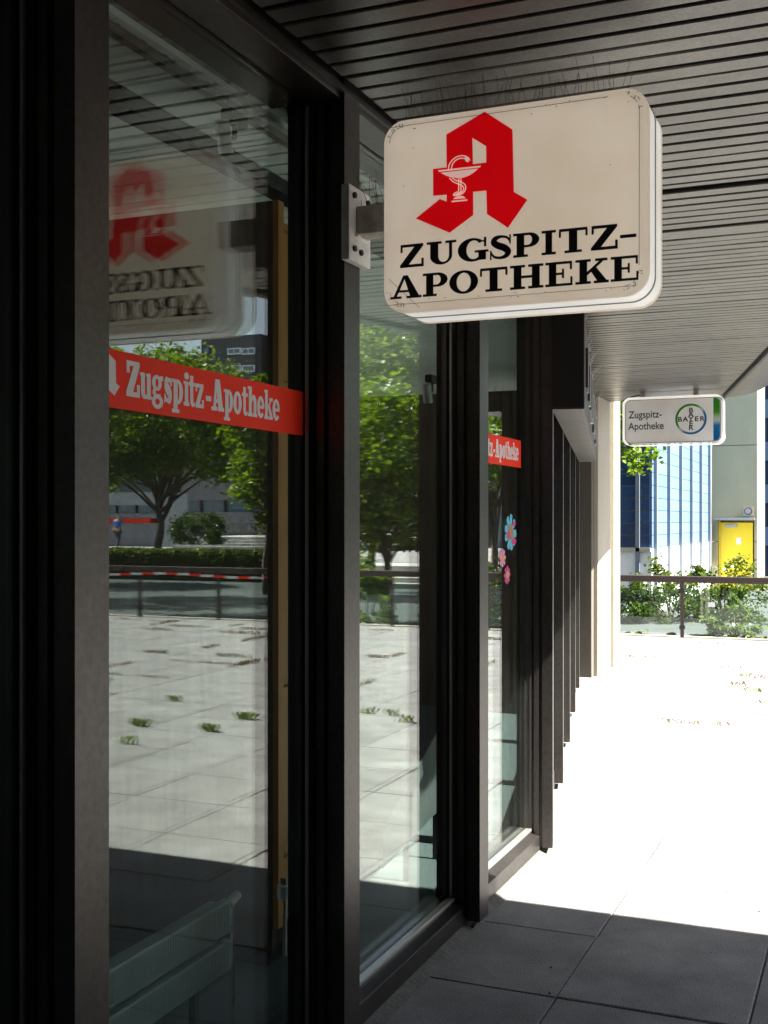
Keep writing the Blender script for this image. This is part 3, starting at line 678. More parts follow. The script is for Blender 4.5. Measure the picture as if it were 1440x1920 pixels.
pr([px_s(*p) for p in [(425,1102),(445,1078),(490,1063),(535,1070),(562,1090)]])
pr([px_s(*p) for p in [(405,1122),(580,1105),(580,1119),(405,1136)]])
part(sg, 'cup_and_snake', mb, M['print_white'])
cap = .0625
row1 = [('Z',130,243),('U',258,400),('G',408,555),('S',560,673),('P',675,800),('I',812,880),('T',895,1033),('Z',1050,1178),('-',1190,1268)]
row2 = [('A',83,232),('P',240,358),('O',367,505),('T',515,647),('H',660,820),('E',830,960),('K',975,1135),('E',1145,1278)]
for row, base in ((row1, 2.247), (row2, 2.1635)):
    for ch, a, b in row:
        xa = on_s(700 + a / 2.571, 500, SF)[0]; xb = on_s(700 + b / 2.571, 500, SF)[0]
        mb = MB(); glyph(mb, G[ch], xa, xb, base, cap, lambda p, q, d: (p, SF + .001 - d, q), 0, .0022)
        part(sg, 'letter', mb, M['black'])
        mb = MB(); glyph(mb, G[ch], -1.771 - xb, -1.771 - xa, base, cap, lambda p, q, d: (-1.771 - p, SB - .001 + d, q), 0, .0022)
        mb.v = [(-1.771 - (v[0]), v[1], v[2]) for v in mb.v]
# corner grime and cracks
mb = MB(); kk = 0
for cx, cz, a0 in ((SX0, SZ0, 180), (SX1, SZ0, 270), (SX0, SZ1, 90), (SX1, SZ1, 0)):
    ccx = cx + (.062 if cx == SX0 else -.062); ccz = cz + (.062 if cz == SZ0 else -.062)
    for k in range(7):
        a = a0 + random.uniform(-5, 95); r0, r1 = random.uniform(.034, .042), random.uniform(.048, .0500)
        if random.random() < .4: r1 = .05; r0 = .046
        p, q = ell(ccx, ccz, r0, r0, a), ell(ccx, ccz, r1, r1, a + random.uniform(-6, 6)); w_ = random.uniform(.0003, .0011)
        n_ = Vector((-(q[1]-p[1]), q[0]-p[0])).normalized() * w_
        mb.prism([(p[0]-n_.x*.4, p[1]-n_.y*.4), (p[0]+n_.x*.4, p[1]+n_.y*.4), (q[0]+n_.x, q[1]+n_.y), (q[0]-n_.x, q[1]-n_.y)], XZ, SF - .0003 - .00002 * kk, SF + .001); kk += 1
    pts_ = [ell(ccx, ccz, .040, .040, a0 + 90 * t / 10) for t in range(11)]
    for t in range(10):
        if random.random() < .7:
            p, q = Vector(pts_[t]), Vector(pts_[t+1]); n_ = Vector((-(q-p).y, (q-p).x)).normalized() * random.uniform(.0002, .0006)
            mb.prism([tuple(p-n_), tuple(p+n_), tuple(q+n_), tuple(q-n_)], XZ, SF - .0003 - .00002 * kk, SF + .001); kk += 1
for (x0, z0, x1, z1) in ((SX0 + .02, 2.22, SX0 + .11, 2.135), (SX0 + .02, SZ0 + .02, SX1 - .03, SZ0 + .0215), (SX1 - .022, 2.2, SX1 - .021, 2.6), (SX0 + .02, SZ1 - .02, SX1 - .1, SZ1 - .0195)):
    p, q = Vector((x0, z0)), Vector((x1, z1)); n_ = Vector((-(q-p).y, (q-p).x)).normalized() * .00035
    mb.prism([tuple(p-n_), tuple(p+n_), tuple(q+n_), tuple(q-n_)], XZ, SF - .0003 - .00002 * kk, SF + .001); kk += 1
for _ in range(46):
    side = random.random(); x0 = random.uniform(SX0 + .03, SX1 - .03); z0 = random.uniform(SZ0 + .02, SZ1 - .02)
    if side < .5: z0 = random.choice((SZ0 + random.uniform(.014, .03), SZ1 - random.uniform(.014, .04)))
    q_ = random.uniform(.0004, .0013)
    mb.prism([ell(x0, z0, q_ * random.uniform(.6, 2), q_, a) for a in range(0, 360, 60)], XZ, SF - .0003 - .00002 * kk, SF + .001); kk += 1
part(sg, 'grime', mb, M['crack'])
# arm and plate
part(sg, 'arm', MB().box(-1.352, 3.00, 2.368, SX0 + .004, 3.075, 2.448), M['galv'], bevel=.004)
pla = part(sg, 'wall_plate', MB().box(-1.354, 2.955, 2.290, -1.379, 3.105, 2.502), M['steelpaint'], bevel=.003)
for y_, z_ in ((2.985, 2.475), (3.078, 2.475), (2.985, 2.325), (3.03, 2.322)):
    part(sg, 'bolt', MB().cyl((-1.3535, y_, z_), (-1.346, y_, z_), .0085, 6), M['spike'])
part(sg, 'weld', MB().tube([(-1.35, 2.998, 2.366), (-1.35, 3.04, 2.362), (-1.35, 3.078, 2.366)], .006, 6), M['steelpaint'])
# bird spikes on sign and arm
def spikes(x0, x1, y, z, n, h=.095, sy=0.05):
    mb = MB()
    for k in range(n):
        x = x0 + (x1 - x0) * (k + random.uniform(-.25, .25)) / n
        dx = random.choice((-.022, -.006, .004, .012)) + random.uniform(-.004, .004)
        mb.tube([(x, y + random.uniform(-sy, sy), z), (x + dx, y + random.uniform(-sy, sy) * 1.6, z + h * random.uniform(.8, 1.0))], .0006, 4)
    return mb
part(sg, 'bird_spikes', spikes(SX0 + .03, SX1 - .05, 3.0, SZ1 - .002, 50), M['spike'], kind='stuff')
part(sg, 'bird_spikes', spikes(-1.345, SX0 - .005, 3.03, 2.446, 9, .1, .03), M['spike'], kind='stuff')

# ============================================================ BANNERS ON THE GLASS
BL = [('Z',168,262),('u',262,345),('g',345,425),('s',428,488),('p',485,562),('i',565,605),('t',600,648),('z',648,705),('-',720,757),('A',758,845),('p',845,908),('o',910,968),('t',970,1010),('h',1010,1075),('e',1075,1125),('k',1125,1182),('e',1182,1232)]
def banner(dy, label, b0=1.90, b1=2.961, ty=None):
    ty = dy if ty is None else ty
    t = thing('window_banner', (-GD, 2.4 + dy, 1.86), label, 'banner', 'red lettered strips on the shop glass')
    X = -GD + .0006
    part(t, 'film', MB().box(X, b0, 1.800, X + .0006, b1, 1.925), M['banner_red'])
    fn = lambda p, q, d: (X + .0004 + d, p + ty, q)
    for ch, a, b in BL:
        ya = on_d(190 + a / 3.692, 700, GD)[0]; yb = on_d(190 + b / 3.692, 700, GD)[0]
        mb = MB(); glyph(mb, g[ch], ya, yb, 1.8305, .078, fn, 0, .0007); part(t, 'letter', mb, M['banner_white'])
    if ty: return
    sc_ = .118 / 1360; yy0 = 1.982
    q = lambda p: (yy0 + (p[0] - 0) * sc_ * .98, 1.915 - (p[1] - 118) * sc_ * .78)
    part(t, 'emblem', MB().prism_hole([q(p) for p in A_OUT], [q(p) for p in A_IN], fn, 0, .0007), M['banner_white'])
    mb = MB(); mb.prism([q(p) for p in [(250,778),(732,725),(700,760),(595,838),(470,866),(338,836)]], fn, .0006, .0010)
    mb.prism([q(p) for p in [(480,860),(510,860),(510,1060),(560,1120),(420,1130),(480,1060)]], fn, .0006, .00102)
    part(t, 'emblem_cup', mb, M['banner_red'])
banner(0, 'large red strip with white words Zugspitz-Apotheke across the left window')
banner(2.205, 'far small-looking red strip with the ending itz-Apotheke on the flower sticker window', 4.31, 5.175, 2.315)
# flower stickers
def flower(x, y, rw, rh, petals, mats, label, extra=None):
    s0, h0 = on_d(x, y, GD); t = thing('flower_sticker', (-GD, s0, h0), label, 'sticker', 'flower stickers on the glass')
    s1, _ = on_d(x + rw, y, GD); rs = abs(s1 - s0); rh_ = rh * 5.05 / F
    X = -GD + .0006; mb = MB()
    for k in range(petals):
        a = 360 * k / petals + random.uniform(-6, 6); da = 360 / petals * .46
        lobe = [(s0, h0)] + [(s0 + rs * r_ * math.cos(R_(a + d)), h0 + rh_ * r_ * math.sin(R_(a + d))) for d, r_ in ((-da, .62), (-da * .7, .92), (0, 1.0), (da * .7, .92), (da, .62))]
        mb.prism(lobe, lambda p, q, d: (X + d, p, q), 0, .0006 + .00003 * k)
    part(t, 'petals', mb, mats[0])
    mb = MB(); mb.prism([ell(s0, h0, rs * .45, rh_ * .42, a) for a in range(0, 360, 24)], lambda p, q, d: (X + .0012 + d, p, q), 0, .0004); part(t, 'flower_center', mb, mats[1])
    if extra:
        mb = MB()
        for (dx, dy, r1, r2) in extra: mb.prism([ell(s0 + dx * rs, h0 + dy * rh_, r1 * rs, r2 * rh_, a) for a in range(0, 360, 30)], lambda p, q, d: (X + .0019 + d, p, q), 0, .0003 + .0001 * dx)
        part(t, 'small_blossoms', mb, M['magenta'])
M['sky_blue'] = mat('sticker_blue', (0.10, 0.45, 0.62), 0.5); M['pink'] = mat('sticker_pink', (0.72, 0.25, 0.45), 0.5); M['magenta'] = mat('sticker_magenta', (0.55, 0.03, 0.20), 0.5)
M['ochre'] = mat('sticker_brown', (0.35, 0.18, 0.06), 0.5); M['gold'] = mat('sticker_gold', (0.6, 0.30, 0.10), 0.5); M['sgreen'] = mat('sticker_green', (0.02, 0.18, 0.06), 0.5)
flower(957, 998, 11, 36, 9, (M['sky_blue'], M['ochre']), 'large light blue flower sticker with brown centre on the narrow window', [(.5, .45, .3, .12), (.5, -.5, .4, .18), (-.4, -.15, .3, .2)])
flower(942, 1046, 6, 18, 8, (M['pink'], M['gold']), 'small pale pink flower sticker left below the blue one')
flower(950.5, 1078, 6, 18, 8, (M['magenta'], M['gold']), 'small magenta flower sticker, lowest of the three')

# ============================================================ BOX SIGN ON FACADE B
bs = thing('box_sign', (-1.3, 5.5, 2.08), 'long dark box sign above the receding posts with pale streaks on its long face', 'sign')
ca, sa = math.cos(BA), math.sin(BA)
def fb(a, d, z, X=-PD - .0, Y=5.26): return (X - a * sa + d * ca, Y + a * ca + d * sa, z)   # a along, d outward
LB = 4.95
part(bs, 'body', MB().prism([(0, .004), (LB, .004), (LB, .145), (0, .145)], fb, 2.080, 2.52), M['frame'])
part(bs, 'underside', MB().prism([(0.004, .002), (LB - .004, .002), (LB - .004, .147), (.004, .147)], fb, 2.072, 2.0795), M['fascia'])
mb = MB()
for a in np.arange(.1, LB, .35):
    for d in (.02, .13): mb.prism([ell(a, d, .004, .004, q) for q in range(0, 360, 60)], fb, 2.0700, 2.0722)
part(bs, 'screws', mb, M['steel'], kind='stuff')
part(bs, 'face_sheet', MB().prism([(0, .1455), (LB, .1455), (LB, .150), (0, .150)], fb, 2.074, 2.522), M['fascia'])
for k in range(16):
    a = .25 + k * .285; wd = random.choice((.03, .045, .05))
    part(bs, 'face_streak', MB().prism([(a, .1505), (a + wd, .1505), (a + wd, .162), (a, .162)], fb, 2.16 + random.uniform(-.02, .05), 2.42 + random.uniform(-.05, .03)), M['white'] if k % 2 else M['tower_dark'])
mb = MB()
for k in range(110):
    a = LB * (k + random.random() * .5) / 110; d = random.uniform(.02, .13); p = Vector(fb(a, d, 2.52)); q = Vector(fb(a + random.choice((-.05, .05, .02)), d + random.uniform(.0, .09), 2.52 + .11))
    mb.tube([p, q], .0011, 3)
part(bs, 'bird_spikes', mb, M['alu'], kind='stuff')

# ============================================================ CONCRETE PIER
pr_ = thing('concrete_pier', (-3.0, 12.0, 0), 'pale concrete pier at the far end of the shopfront, its foot in full sun', 'pier')
part(pr_, 'shaft', MB().box(-3.35, 11.50, -.02, -2.54, 12.08, CEIL + .30), M['concrete'], bevel=.012)
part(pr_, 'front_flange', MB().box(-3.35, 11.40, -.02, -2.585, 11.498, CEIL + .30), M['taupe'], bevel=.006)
part(pr_, 'front_groove', MB().box(-2.93, 11.385, -.01, -2.96, 11.399, CEIL), M['frame'])
part(pr_, 'recess', MB().box(-3.3, 12.081, -.02, -2.60, 12.30, CEIL + .30), M['concrete'])
part(pr_, 'rear_flange', MB().box(-3.35, 12.301, -.02, -2.545, 12.60, CEIL + .30), M['concrete'], bevel=.01)
part(pr_, 'side_wall', MB().box(-9, 11.62, -.02, -3.351, 12.0, CEIL + .3), M['concrete'])

# ============================================================ SECOND HANGING SIGN
BY = 11.2
bx0, bz0 = on_s(1168, 836, BY); bx1, bz1 = on_s(1356, 739, BY); BZ0, BZ1 = bz0 + .03, bz1 - .03
M['grad'] = grad_mat()
sb = thing('hanging_sign', ((bx0 + bx1) / 2, BY, bz0), 'smaller white light box sign Zugspitz-Apotheke with round green and blue logo under the far canopy', 'sign')
part(sb, 'frame', rr_shell(bx0, bz0, bx1, bz1, .07, BY, BY + .16), M['acrylic_side'])
part(sb, 'frame_lip', rr_shell(bx0 - .002, bz0 - .002, bx1 + .002, bz1 + .002, .072, BY - .012, BY + .002), M['acrylic_side'])
part(sb, 'front_panel', MB().prism(rrect(bx0 + .02, bz0 + .02, bx1 - .02, bz1 - .02, .055), XZ, BY + .006, BY + .010), M['bayer_face'])
part(sb, 'back_panel', MB().prism(rrect(bx0 + .02, bz0 + .02, bx1 - .02, bz1 - .02, .055), XZ, BY + .150, BY + .154), M['bayer_face'])
o = rrect(bx0 + .02, bz0 + .02, bx1 - .02, bz1 - .02, .0555); i = rrect(bx0 + .028, bz0 + .028, bx1 - .028, bz1 - .028, .048)
part(sb, 'gasket', MB().prism_hole(o, i, XZ, BY + .004, BY + .0065), M['galv'])
gx = on_s(1337.5, 780, BY)[0]
pg = [p for p in rrect(bx0 + .03, bz0 + .03, bx1 - .03, bz1 - .03, .046) if p[0] > gx]
pg = [(gx, bz0 + .03)] + sorted([p for p in pg if p[1] < (bz0 + bz1) / 2], key=lambda p: (p[0] + p[1])) + sorted([p for p in pg if p[1] >= (bz0 + bz1) / 2], key=lambda p: (p[1] - p[0])) + [(gx, bz1 - .03)]
part(sb, 'color_band', MB().prism(pg, XZ, BY + .002, BY + .0055), M['grad'])
ccx, ccz = on_s(1140 + 932 / 6, 720 + 394 / 6, BY); cr_ = abs(on_s(1140 + 1110 / 6, 780, BY)[0] - ccx)
BZ0, BZ1 = ccz - cr_, ccz + cr_; M['grad2'] = grad_mat((ccz - ccx - 1.45 * cr_, ccz - ccx + 1.45 * cr_))
part(sb, 'logo_ring', MB().prism_hole([ell(ccx, ccz, cr_, cr_, a) for a in range(0, 360, 8)], [ell(ccx, ccz, cr_ * .86, cr_ * .87, a) for a in range(0, 360, 8)], XZ, BY + .003, BY + .0055), M['grad2'])
def text_part(parent, name, s, x, z, h, y, m, bold=0.0, wscale=1.0, align='LEFT'):
    cu = bpy.data.curves.new('txt', 'FONT'); cu.body = s; cu.size = 1.0; cu.offset = bold; cu.align_x = align
    ob = bpy.data.objects.new('txt', cu); col.objects.link(ob)
    dg = bpy.context.evaluated_depsgraph_get(); me = bpy.data.meshes.new_from_object(ob.evaluated_get(dg))
    col.objects.unlink(ob); bpy.data.objects.remove(ob)
    k = h
    vs = [(x + v.co.x * k * wscale, y, z + v.co.y * k) for v in me.vertices]
    fs = [tuple(p.vertices) for p in me.polygons]
    mb = MB().add(vs, fs); n = len(vs)
    return part(parent, name, mb, m)
x_, z_ = on_s(1178.5, 784.5, BY); xe = on_s(1255.5, 784, BY)[0]
text_part(sb, 'words', 'Zugspitz-', x_, z_, .098, BY + .0048, M['grey_print'], .012, .86)
x2, z2 = on_s(1178, 806, BY)
text_part(sb, 'words', 'Apotheke', x2, z2, .098, BY + .0048, M['grey_print'], .012, .86)
hx = cr_ * .29
for k, ch in enumerate('BAYER'):
    if k != 2: text_part(sb, 'letter', ch, ccx + (k - 2) * hx * 1.22, ccz - .02, .062, BY + .0048, M['grey_print'], .03, 1.15, 'CENTER')
    text_part(sb, 'letter', ch, ccx, ccz - .02 - (k - 2) * hx * .98, .062, BY + .0048, M['grey_print'], .03, 1.15, 'CENTER')
for xx in (1202.5, 1303):
    x_ = on_s(xx, 740, BY)[0]; part(sb, 'hanger', MB().box(x_ - .022, BY + .04, bz1 - .003, x_ + .022, BY + .09, CEIL + .01), M['galv'])
part(sb, 'cable', MB().tube([(bx0 + .18, BY + .06, CEIL - .02), (bx0 + .05, BY + .05, CEIL - .05), (bx0 - .03, BY + .05, bz1 - .03), (bx0 - .03, BY + .05, bz1 - .12)], .006, 6), M['dark'])

# ============================================================ BALUSTRADE
BS = 15.8
bl = thing('balustrade', (4, BS, 0), 'terrace balustrade of glass panels under a dark brown handrail', 'railing')
part(bl, 'handrail', MB().box(-6, BS - .05, .728, 26, BS + .05, .815), M['rail'], bevel=.008)
bpx = [-2.36 + 1.467 * k for k in range(-2, 19)]
for k, xx in enumerate(bpx):
    p = part(bl, 'post', MB().box(xx - .022, BS - .06, -.03, xx + .022, BS - .02, .729), M['rail'])
    for z_ in (.11, .60):
        part(bl, 'clamp', MB().box(xx - .034, BS - .066, z_, xx + .034, BS - .014, z_ + .05), M['dark'])
    if k < len(bpx) - 1:
        part(bl, 'glass_panel', MB().box(xx + .015, BS - .045, .055, bpx[k+1] - .015, BS - .035, .635), M['bal_glass'])
MB().box(-16, 15.98, -.55, 60, 16.1, -.01).build('terrace_edge', M['concrete'], kind='structure', label='concrete edge of the terrace below the balustrade')
x_, z_ = on_s(1334, 1134, BS - .06)
MB().box(x_ - .045, BS - .0475, z_ - .03, x_ + .045, BS - .0460, z_ + .03).build('notice_sticker', M['white'], label='small white sticker on the glass of the balustrade', category='sticker')
# barrier tape
tp = thing('barrier_tape', (9, BS - .1, .69), 'red and white barrier tape strung under the handrail, seen mirrored in the left window', 'tape')
for k in range(30):
    x_ = 5.2 + k * .22; dz = -.02 * math.sin(k * .5)
    part(tp, 'stripe', MB().box(x_, BS - .075, .668 + dz, x_ + .22, BS - .073, .706 + dz), M['banner_red'] if k % 2 else M['white'])

# ============================================================ VEGETATION
def leaves_np(centers, sig, n, size, flat=0.8):
    c = centers[rng.integers(0, len(centers), n)]; p = c + rng.normal(0, 1, (n, 3)) * sig * np.array([1, 1, flat])
    a = rng.normal(0, 1, (n, 3)); a[:, 2] *= .5; a /= np.linalg.norm(a, axis=1)[:, None]
    b = rng.normal(0, 1, (n, 3)); b -= a * (a * b).sum(1)[:, None]; b /= np.linalg.norm(b, axis=1)[:, None]
    s = size * rng.uniform(.6, 1.25, n)[:, None]
    V = np.stack([p - a * s * .5, p + b * s * .36, p + a * s * .55, p - b * s * .36], 1).reshape(-1, 3)
    return V, np.arange(n * 4).reshape(-1, 4)
def shell_pts(c, r, n, lo=-.9):
    d = rng.normal(0, 1, (n, 3)); d /= np.linalg.norm(d, axis=1)[:, None]
    d = d[d[:, 2] > lo]; k = rng.uniform(.45, 1.0, (len(d), 1)) ** .6
    return np.array(c) + d * k * np.array(r)
def tree(loc, h, blobs, nclump, nleaf, leaf, lm, tr, label, group=None, lean=(0, 0), name='tree', fork=.45):
    t = thing(name, loc, label, 'tree', group)
    L0 = Vector(loc); top = L0 + Vector((lean[0], lean[1], h * fork))
    mb = MB(); n = 7
    pts = [L0 + (top - L0) * (k / n) + Vector((math.sin(k * 1.3) * tr * .35, math.cos(k * 1.7) * tr * .35, 0)) for k in range(n + 1)]
    mb.tube(pts, [tr * (1.35 if k == 0 else 1 - .45 * k / n) for k in range(n + 1)], 10)
    cl = []
    for c, r in blobs:
        c = np.array(loc) + np.array(c); cl.append(shell_pts(c, r, int(nclump * r[0] * r[2] / sum(b[1][0] * b[1][2] for b in blobs)) + 3))
    cl = np.concatenate(cl)
    idx = rng.choice(len(cl), min(len(cl), 26), replace=False)
    for k in idx:
        e = Vector(cl[k]); st = pts[random.randint(n - 3, n)]; m1 = st.lerp(e, .45) + Vector((0, 0, .18 * (e - st).length * .5)) + Vector((random.uniform(-.1, .1), random.uniform(-.1, .1), 0))
        mb.tube([st, st.lerp(m1, .5) + Vector((0, 0, .05)), m1, e], [tr * .42, tr * .3, tr * .18, tr * .05], 6)
    part(t, 'trunk', mb, M['bark'], smooth=True)
    sig = np.mean([b[1][0] for b in blobs]) * .13
    V, Fq = leaves_np(cl, sig, nleaf, leaf)
    join_np('crown', V, Fq, lm, t, kind='stuff')
    return t
def shrub(loc, r, nclump, nleaf, leaf, lm, label, group=None, sprigs=10):
    t = thing('shrub', loc, label, 'shrub', group)
    c = np.array(loc) + np.array((0, 0, r[2] * .55)); cl = shell_pts(c, r, nclump, -.6)
    mb = MB()
    for k in range(sprigs):
        e = Vector(cl[random.randrange(len(cl))]); e = e + (e - Vector(c)) * random.uniform(.1, .45); b = Vector(loc)
        mid = b.lerp(e, .5) + Vector((0, 0, .25 * r[2])); mb.tube([b, mid, e], [.02, .012, .004], 5)
        cl = np.vstack([cl, np.array([mid.lerp(e, q) for q in (.6, .8, 1.0)])])
    part(t, 'stems', mb, M['bark'])
    V, Fq = leaves_np(cl, r[0] * .12, nleaf, leaf); V[:, 2] = np.maximum(V[:, 2], loc[2] + .01)
    join_np('foliage', V, Fq, lm, t, kind='stuff')
    return t
GL = -0.55; UP = 0.10
# --- direct view, left to right
p = RS(1095, 24); tree((p.x, p.y, GL), 7.5, [((0, 0, 5.6), (1.7, 1.7, 2.6)), ((1.12, -.1, 3.65), (.42, .5, .62)), ((1.05, 0, 4.3), (.5, .6, .5)), ((.55, 0, 5.0), (1.0, 1.0, 1.2))], 230, 12000, .12, M['leaf'], .11, 'bright leafy tree behind the pier, its branch hanging below the smaller sign')
gsh = 'bushes growing between the balustrade and the blue building'
for (x, z, r, lab, lm) in ((1195, 24.5, (.6, .6, .5), 'dark low bush left behind the balustrade at the foot of the blue building', M['leaf_shrub']),
                        (1258, 24, (.75, .6, .68), 'tall loose bush with pale upper sprigs in front of the white plinth', M['leaf_shrub']),
                        (1305, 25, (.65, .6, .70), 'bush in the middle, left of the yellow door', M['leaf_shrub']),
                        (1360, 24.5, (.80, .7, .85), 'largest green bush reaching in front of the yellow door', M['leaf_shrub']),
                        (1378, 21, (.34, .4, .38), 'pale bush low at the right in front of the tower foot', M['leaf_pale'])):
    p = RS(x, z); shrub((p.x, p.y, GL), r, 46, 2700, .08, lm, lab, gsh, 22)
# --- mirrored view
p = mir(300, 45); tree((p.x, p.y, UP - .3), 8.6, [((0, 0, 6.3), (3.0, 3.0, 2.0)), ((-1.6, .2, 5.0), (2.0, 2.2, 1.7)), ((1.9, .3, 5.0), (2.2, 2.2, 1.7)), ((-2.6, 0, 4.2), (1.3, 1.4, 1.0)), ((3.2, .2, 4.0), (1.6, 1.4, 1.1)), ((1.0, -.6, 3.9), (1.6, 1, .8))], 330, 24000, .18, M['leaf'], .17, 'broad plaza tree with a forked trunk, mirrored in the left window', 'plaza trees', fork=.33)
p = mir(478, 33); tree((p.x - .4, p.y, GL), 7.5, [((0, 0, 4.3), (1.2, 1.5, 1.9)), ((-.6, 0, 3.2), (1.3, 1.3, 1.4))], 120, 9000, .15, M['leaf'], .12, 'slim bright tree at the right edge of the left window reflection', 'plaza trees')
p = mir(335, 72); tree((p.x, p.y, UP), 11, [((0, 0, 9.2), (4.5, 3, 2.6)), ((2, 0, 8), (3, 3, 2.5))], 160, 11000, .26, M['leaf_pale'], .2, 'farther tall tree whose top shows over the red strip in the left window', 'plaza trees')
p = mir(725, 24); tree((p.x, p.y, GL), 5.2, [((0, 0, 3.6), (1.35, 1.4, 1.35)), ((0.2, 0, 2.4), (1.5, 1.4, 1.1))], 190, 15000, .13, M['leaf'], .1, 'dense bright maple mirrored in the second window, just behind the balustrade', 'plaza trees', fork=.4)
p = mir(700, 34); tree((p.x, p.y, GL), 8.2, [((0, 0, 5.9), (2.2, 2, 2.0)), ((.3, 0, 4.4), (2.2, 2, 1.7))], 170, 11000, .17, M['leaf_pale'], .14, 'taller paler tree rising behind the maple in the second window', 'plaza trees')
p = mir(925, 26); tree((p.x, p.y, GL), 5.6, [((0, 0, 3.7), (1.5, 1.4, 1.25))], 90, 6000, .14, M['leaf'], .1, 'tree showing around the red strip in the narrow third window', 'plaza trees')
p = mir(690, 22); shrub((p.x, p.y, GL), (.6, .6, .9), 50, 2500, .1, M['leaf'], 'loose upright bush left of the steps in the second window reflection', 'mirrored bushes')
p = mir(925, 21); shrub((p.x, p.y, GL), (1.1, .6, .9), 50, 3500, .09, M['leaf_dark'], 'bush behind the balustrade in the narrow third window', 'mirrored bushes')
p = mir(372, 55); shrub((p.x, p.y, UP + .3), (1.3, 1.3, 1.0), 70, 4500, .14, M['leaf_dark'], 'round dark clipped bush beside the steps in the left window reflection', 'mirrored bushes', 4)
for q_, (xx, yy, hh) in enumerate(((15.5, 20.5, 8.5), (19.5, 25.5, 9), (24.5, 31, 9), (17.5, 17.8, 8))):
    tree((xx, yy, GL), hh, [((0, 0, hh * .7), (2.4, 2.4, 2.2)), ((-1.5, .8, hh * .6), (1.8, 1.8, 1.5))], 120, 5500, .24, M['leaf'], .16, ['tree shading the road beyond the balustrade, first to the right of the view', 'second tree shading the road beyond the balustrade', 'third tree shading the road, beside the hedge', 'tree right behind the balustrade, outside the view to the right'][q_], 'shade trees along the road')
# hedge
def hedge(x0, x1, y0_, y1_, z0, z1, n, label):
    t = thing('hedge', ((x0 + x1) / 2, y0_, z0), label, 'hedge')
    part(t, 'inner_branches', MB().box(x0 + .1, y0_ + .1, z0, x1 - .1, y1_ - .1, z1 - .1), M['leaf_dark'])
    A = np.stack([rng.uniform(x0, x1, n), rng.uniform(y0_, y1_, n), rng.uniform(z0, z1, n)], 1)
    f = rng.integers(0, 5, n); A[f == 0, 1] = y0_; A[f == 1, 1] = y0_; A[f == 2, 1] = y1_; A[f >= 3, 2] = z1
    V, Fq = leaves_np(A, .04, n, .11); join_np('foliage', V, Fq, M['leaf_shrub'], t, kind='stuff')
p0, p1 = mir(515, 42), mir(150, 42)
hedge(14.5, 30, 34.6, 35.6, GL, .47, 26000, 'long clipped hedge beyond the balustrade, mirrored in the left window')
hedge(-12, 2, 16.5, 17.2, GL, -.15, 9000, 'low dark ground hedge just under the terrace edge')

# ============================================================ BUILDINGS SEEN DIRECTLY
bb = thing('blue_building', (-8, 38, GL), 'hall clad in light blue panels with grey vertical fins over a white plinth', 'building')
BX, B0 = -4.62, 26.4
PBZ = .94; BE = 36.45
part(bb, 'core', MB().box(-22, B0 + .05, PBZ - .01, BX - .05, BE, 12), M['fin'])
part(bb, 'plinth', MB().box(-22, B0 - .02, GL, BX + .0, BE, PBZ - .02), M['plinth'])
pm = {}
def panel_mesh(w_, h_, ax, m):
    key = (round(w_, 3), round(h_, 3), ax)
    if key not in pm:
        mb = MB(); (mb.box(-.02, 0, 0, .02, w_, h_) if ax == 'y' else mb.box(0, -.02, 0, w_, .02, h_))
        me = bpy.data.meshes.new('facade_panel'); me.from_pydata(mb.v, [], mb.f); me.materials.append(m); pm[key] = me
    return pm[key]
CO = .282
ys = [B0 + .02] + [B0 + .27 + 1.86 * k for k in range(6)] + [BE]
for a, b in zip(ys[:-1], ys[1:]):
    for k in range(14):
        o = bpy.data.objects.new('facade_panel', panel_mesh(b - a - .03, CO - .012, 'y', M['blue'])); col.objects.link(o); o.parent = bb
        o.matrix_parent_inverse = Matrix.Translation(bb['_w']).inverted(); o.location = (BX - .02, a + .015, PBZ + k * CO)
part(bb, 'upper_cladding', MB().box(BX - .04, B0 + .02, PBZ + 14 * CO, BX, BE, 12), M['blue'])
for y_ in ys[1:-1]:
    part(bb, 'fin', MB().box(BX + .003, y_ - .05, -.2, BX + .075, y_ + .045, 12.1), M['fin'])
xs = [BX - .04 - .0, BX - .31, BX - 2.2, BX - 4.1]
for a, b in zip(xs[1:], xs[:-1]):
    for k in range(14):
        o = bpy.data.objects.new('glazed_panel', panel_mesh(b - a - .03, CO - .03, 'x', M['blue_dark'])); col.objects.link(o); o.parent = bb
        o.matrix_parent_inverse = Matrix.Translation(bb['_w']).inverted(); o.location = (a + .015, B0 + .025, PBZ + k * CO)
part(bb, 'upper_cladding', MB().box(-20, B0 + .005, PBZ + 14 * CO, BX - .05, B0 + .045, 12), M['blue_dark'])
for x_ in xs[1:]: part(bb, 'fin', MB().box(x_ - .045, B0 - .08, -.2, x_ + .045, B0 - .022, 12.1), M['fin'])
part(bb, 'ledge', MB().box(-20, B0 - .08, PBZ - .09, BX - .02, B0 - .021, PBZ - .005), M['concrete'])

tw = thing('stair_tower', (-3.9, 37.5, GL), 'pale green concrete stair tower with a yellow door', 'building')
TY = 36.5; tx0 = -4.58; tx1 = -3.26
dx0, dz0 = on_s(1354, 1104, TY); dx1, dz1 = on_s(1411, 980, TY)
zb = [GL - .1, hgt(1016, 34.9), hgt(834, 34.9), 9.0, 14.0]
part(tw, 'wall', MB().box(tx0, TY, GL - .1, dx0 - .12, TY + 2.6, zb[1] - .012), M['concrete_green'])
part(tw, 'wall', MB().box(dx1 + .05, TY, GL - .1, tx1, TY + 2.6, zb[1] - .012), M['concrete_green'])
part(tw, 'wall', MB().box(dx0 - .12, TY + .25, GL - .1, dx1 + .05, TY + 2.59, zb[1] - .012), M['concrete_green'])
part(tw, 'wall', MB().box(tx0, TY, zb[1] + .006, dx0 - .12, TY + 2.6, dz1 + .06), M['concrete_green'])
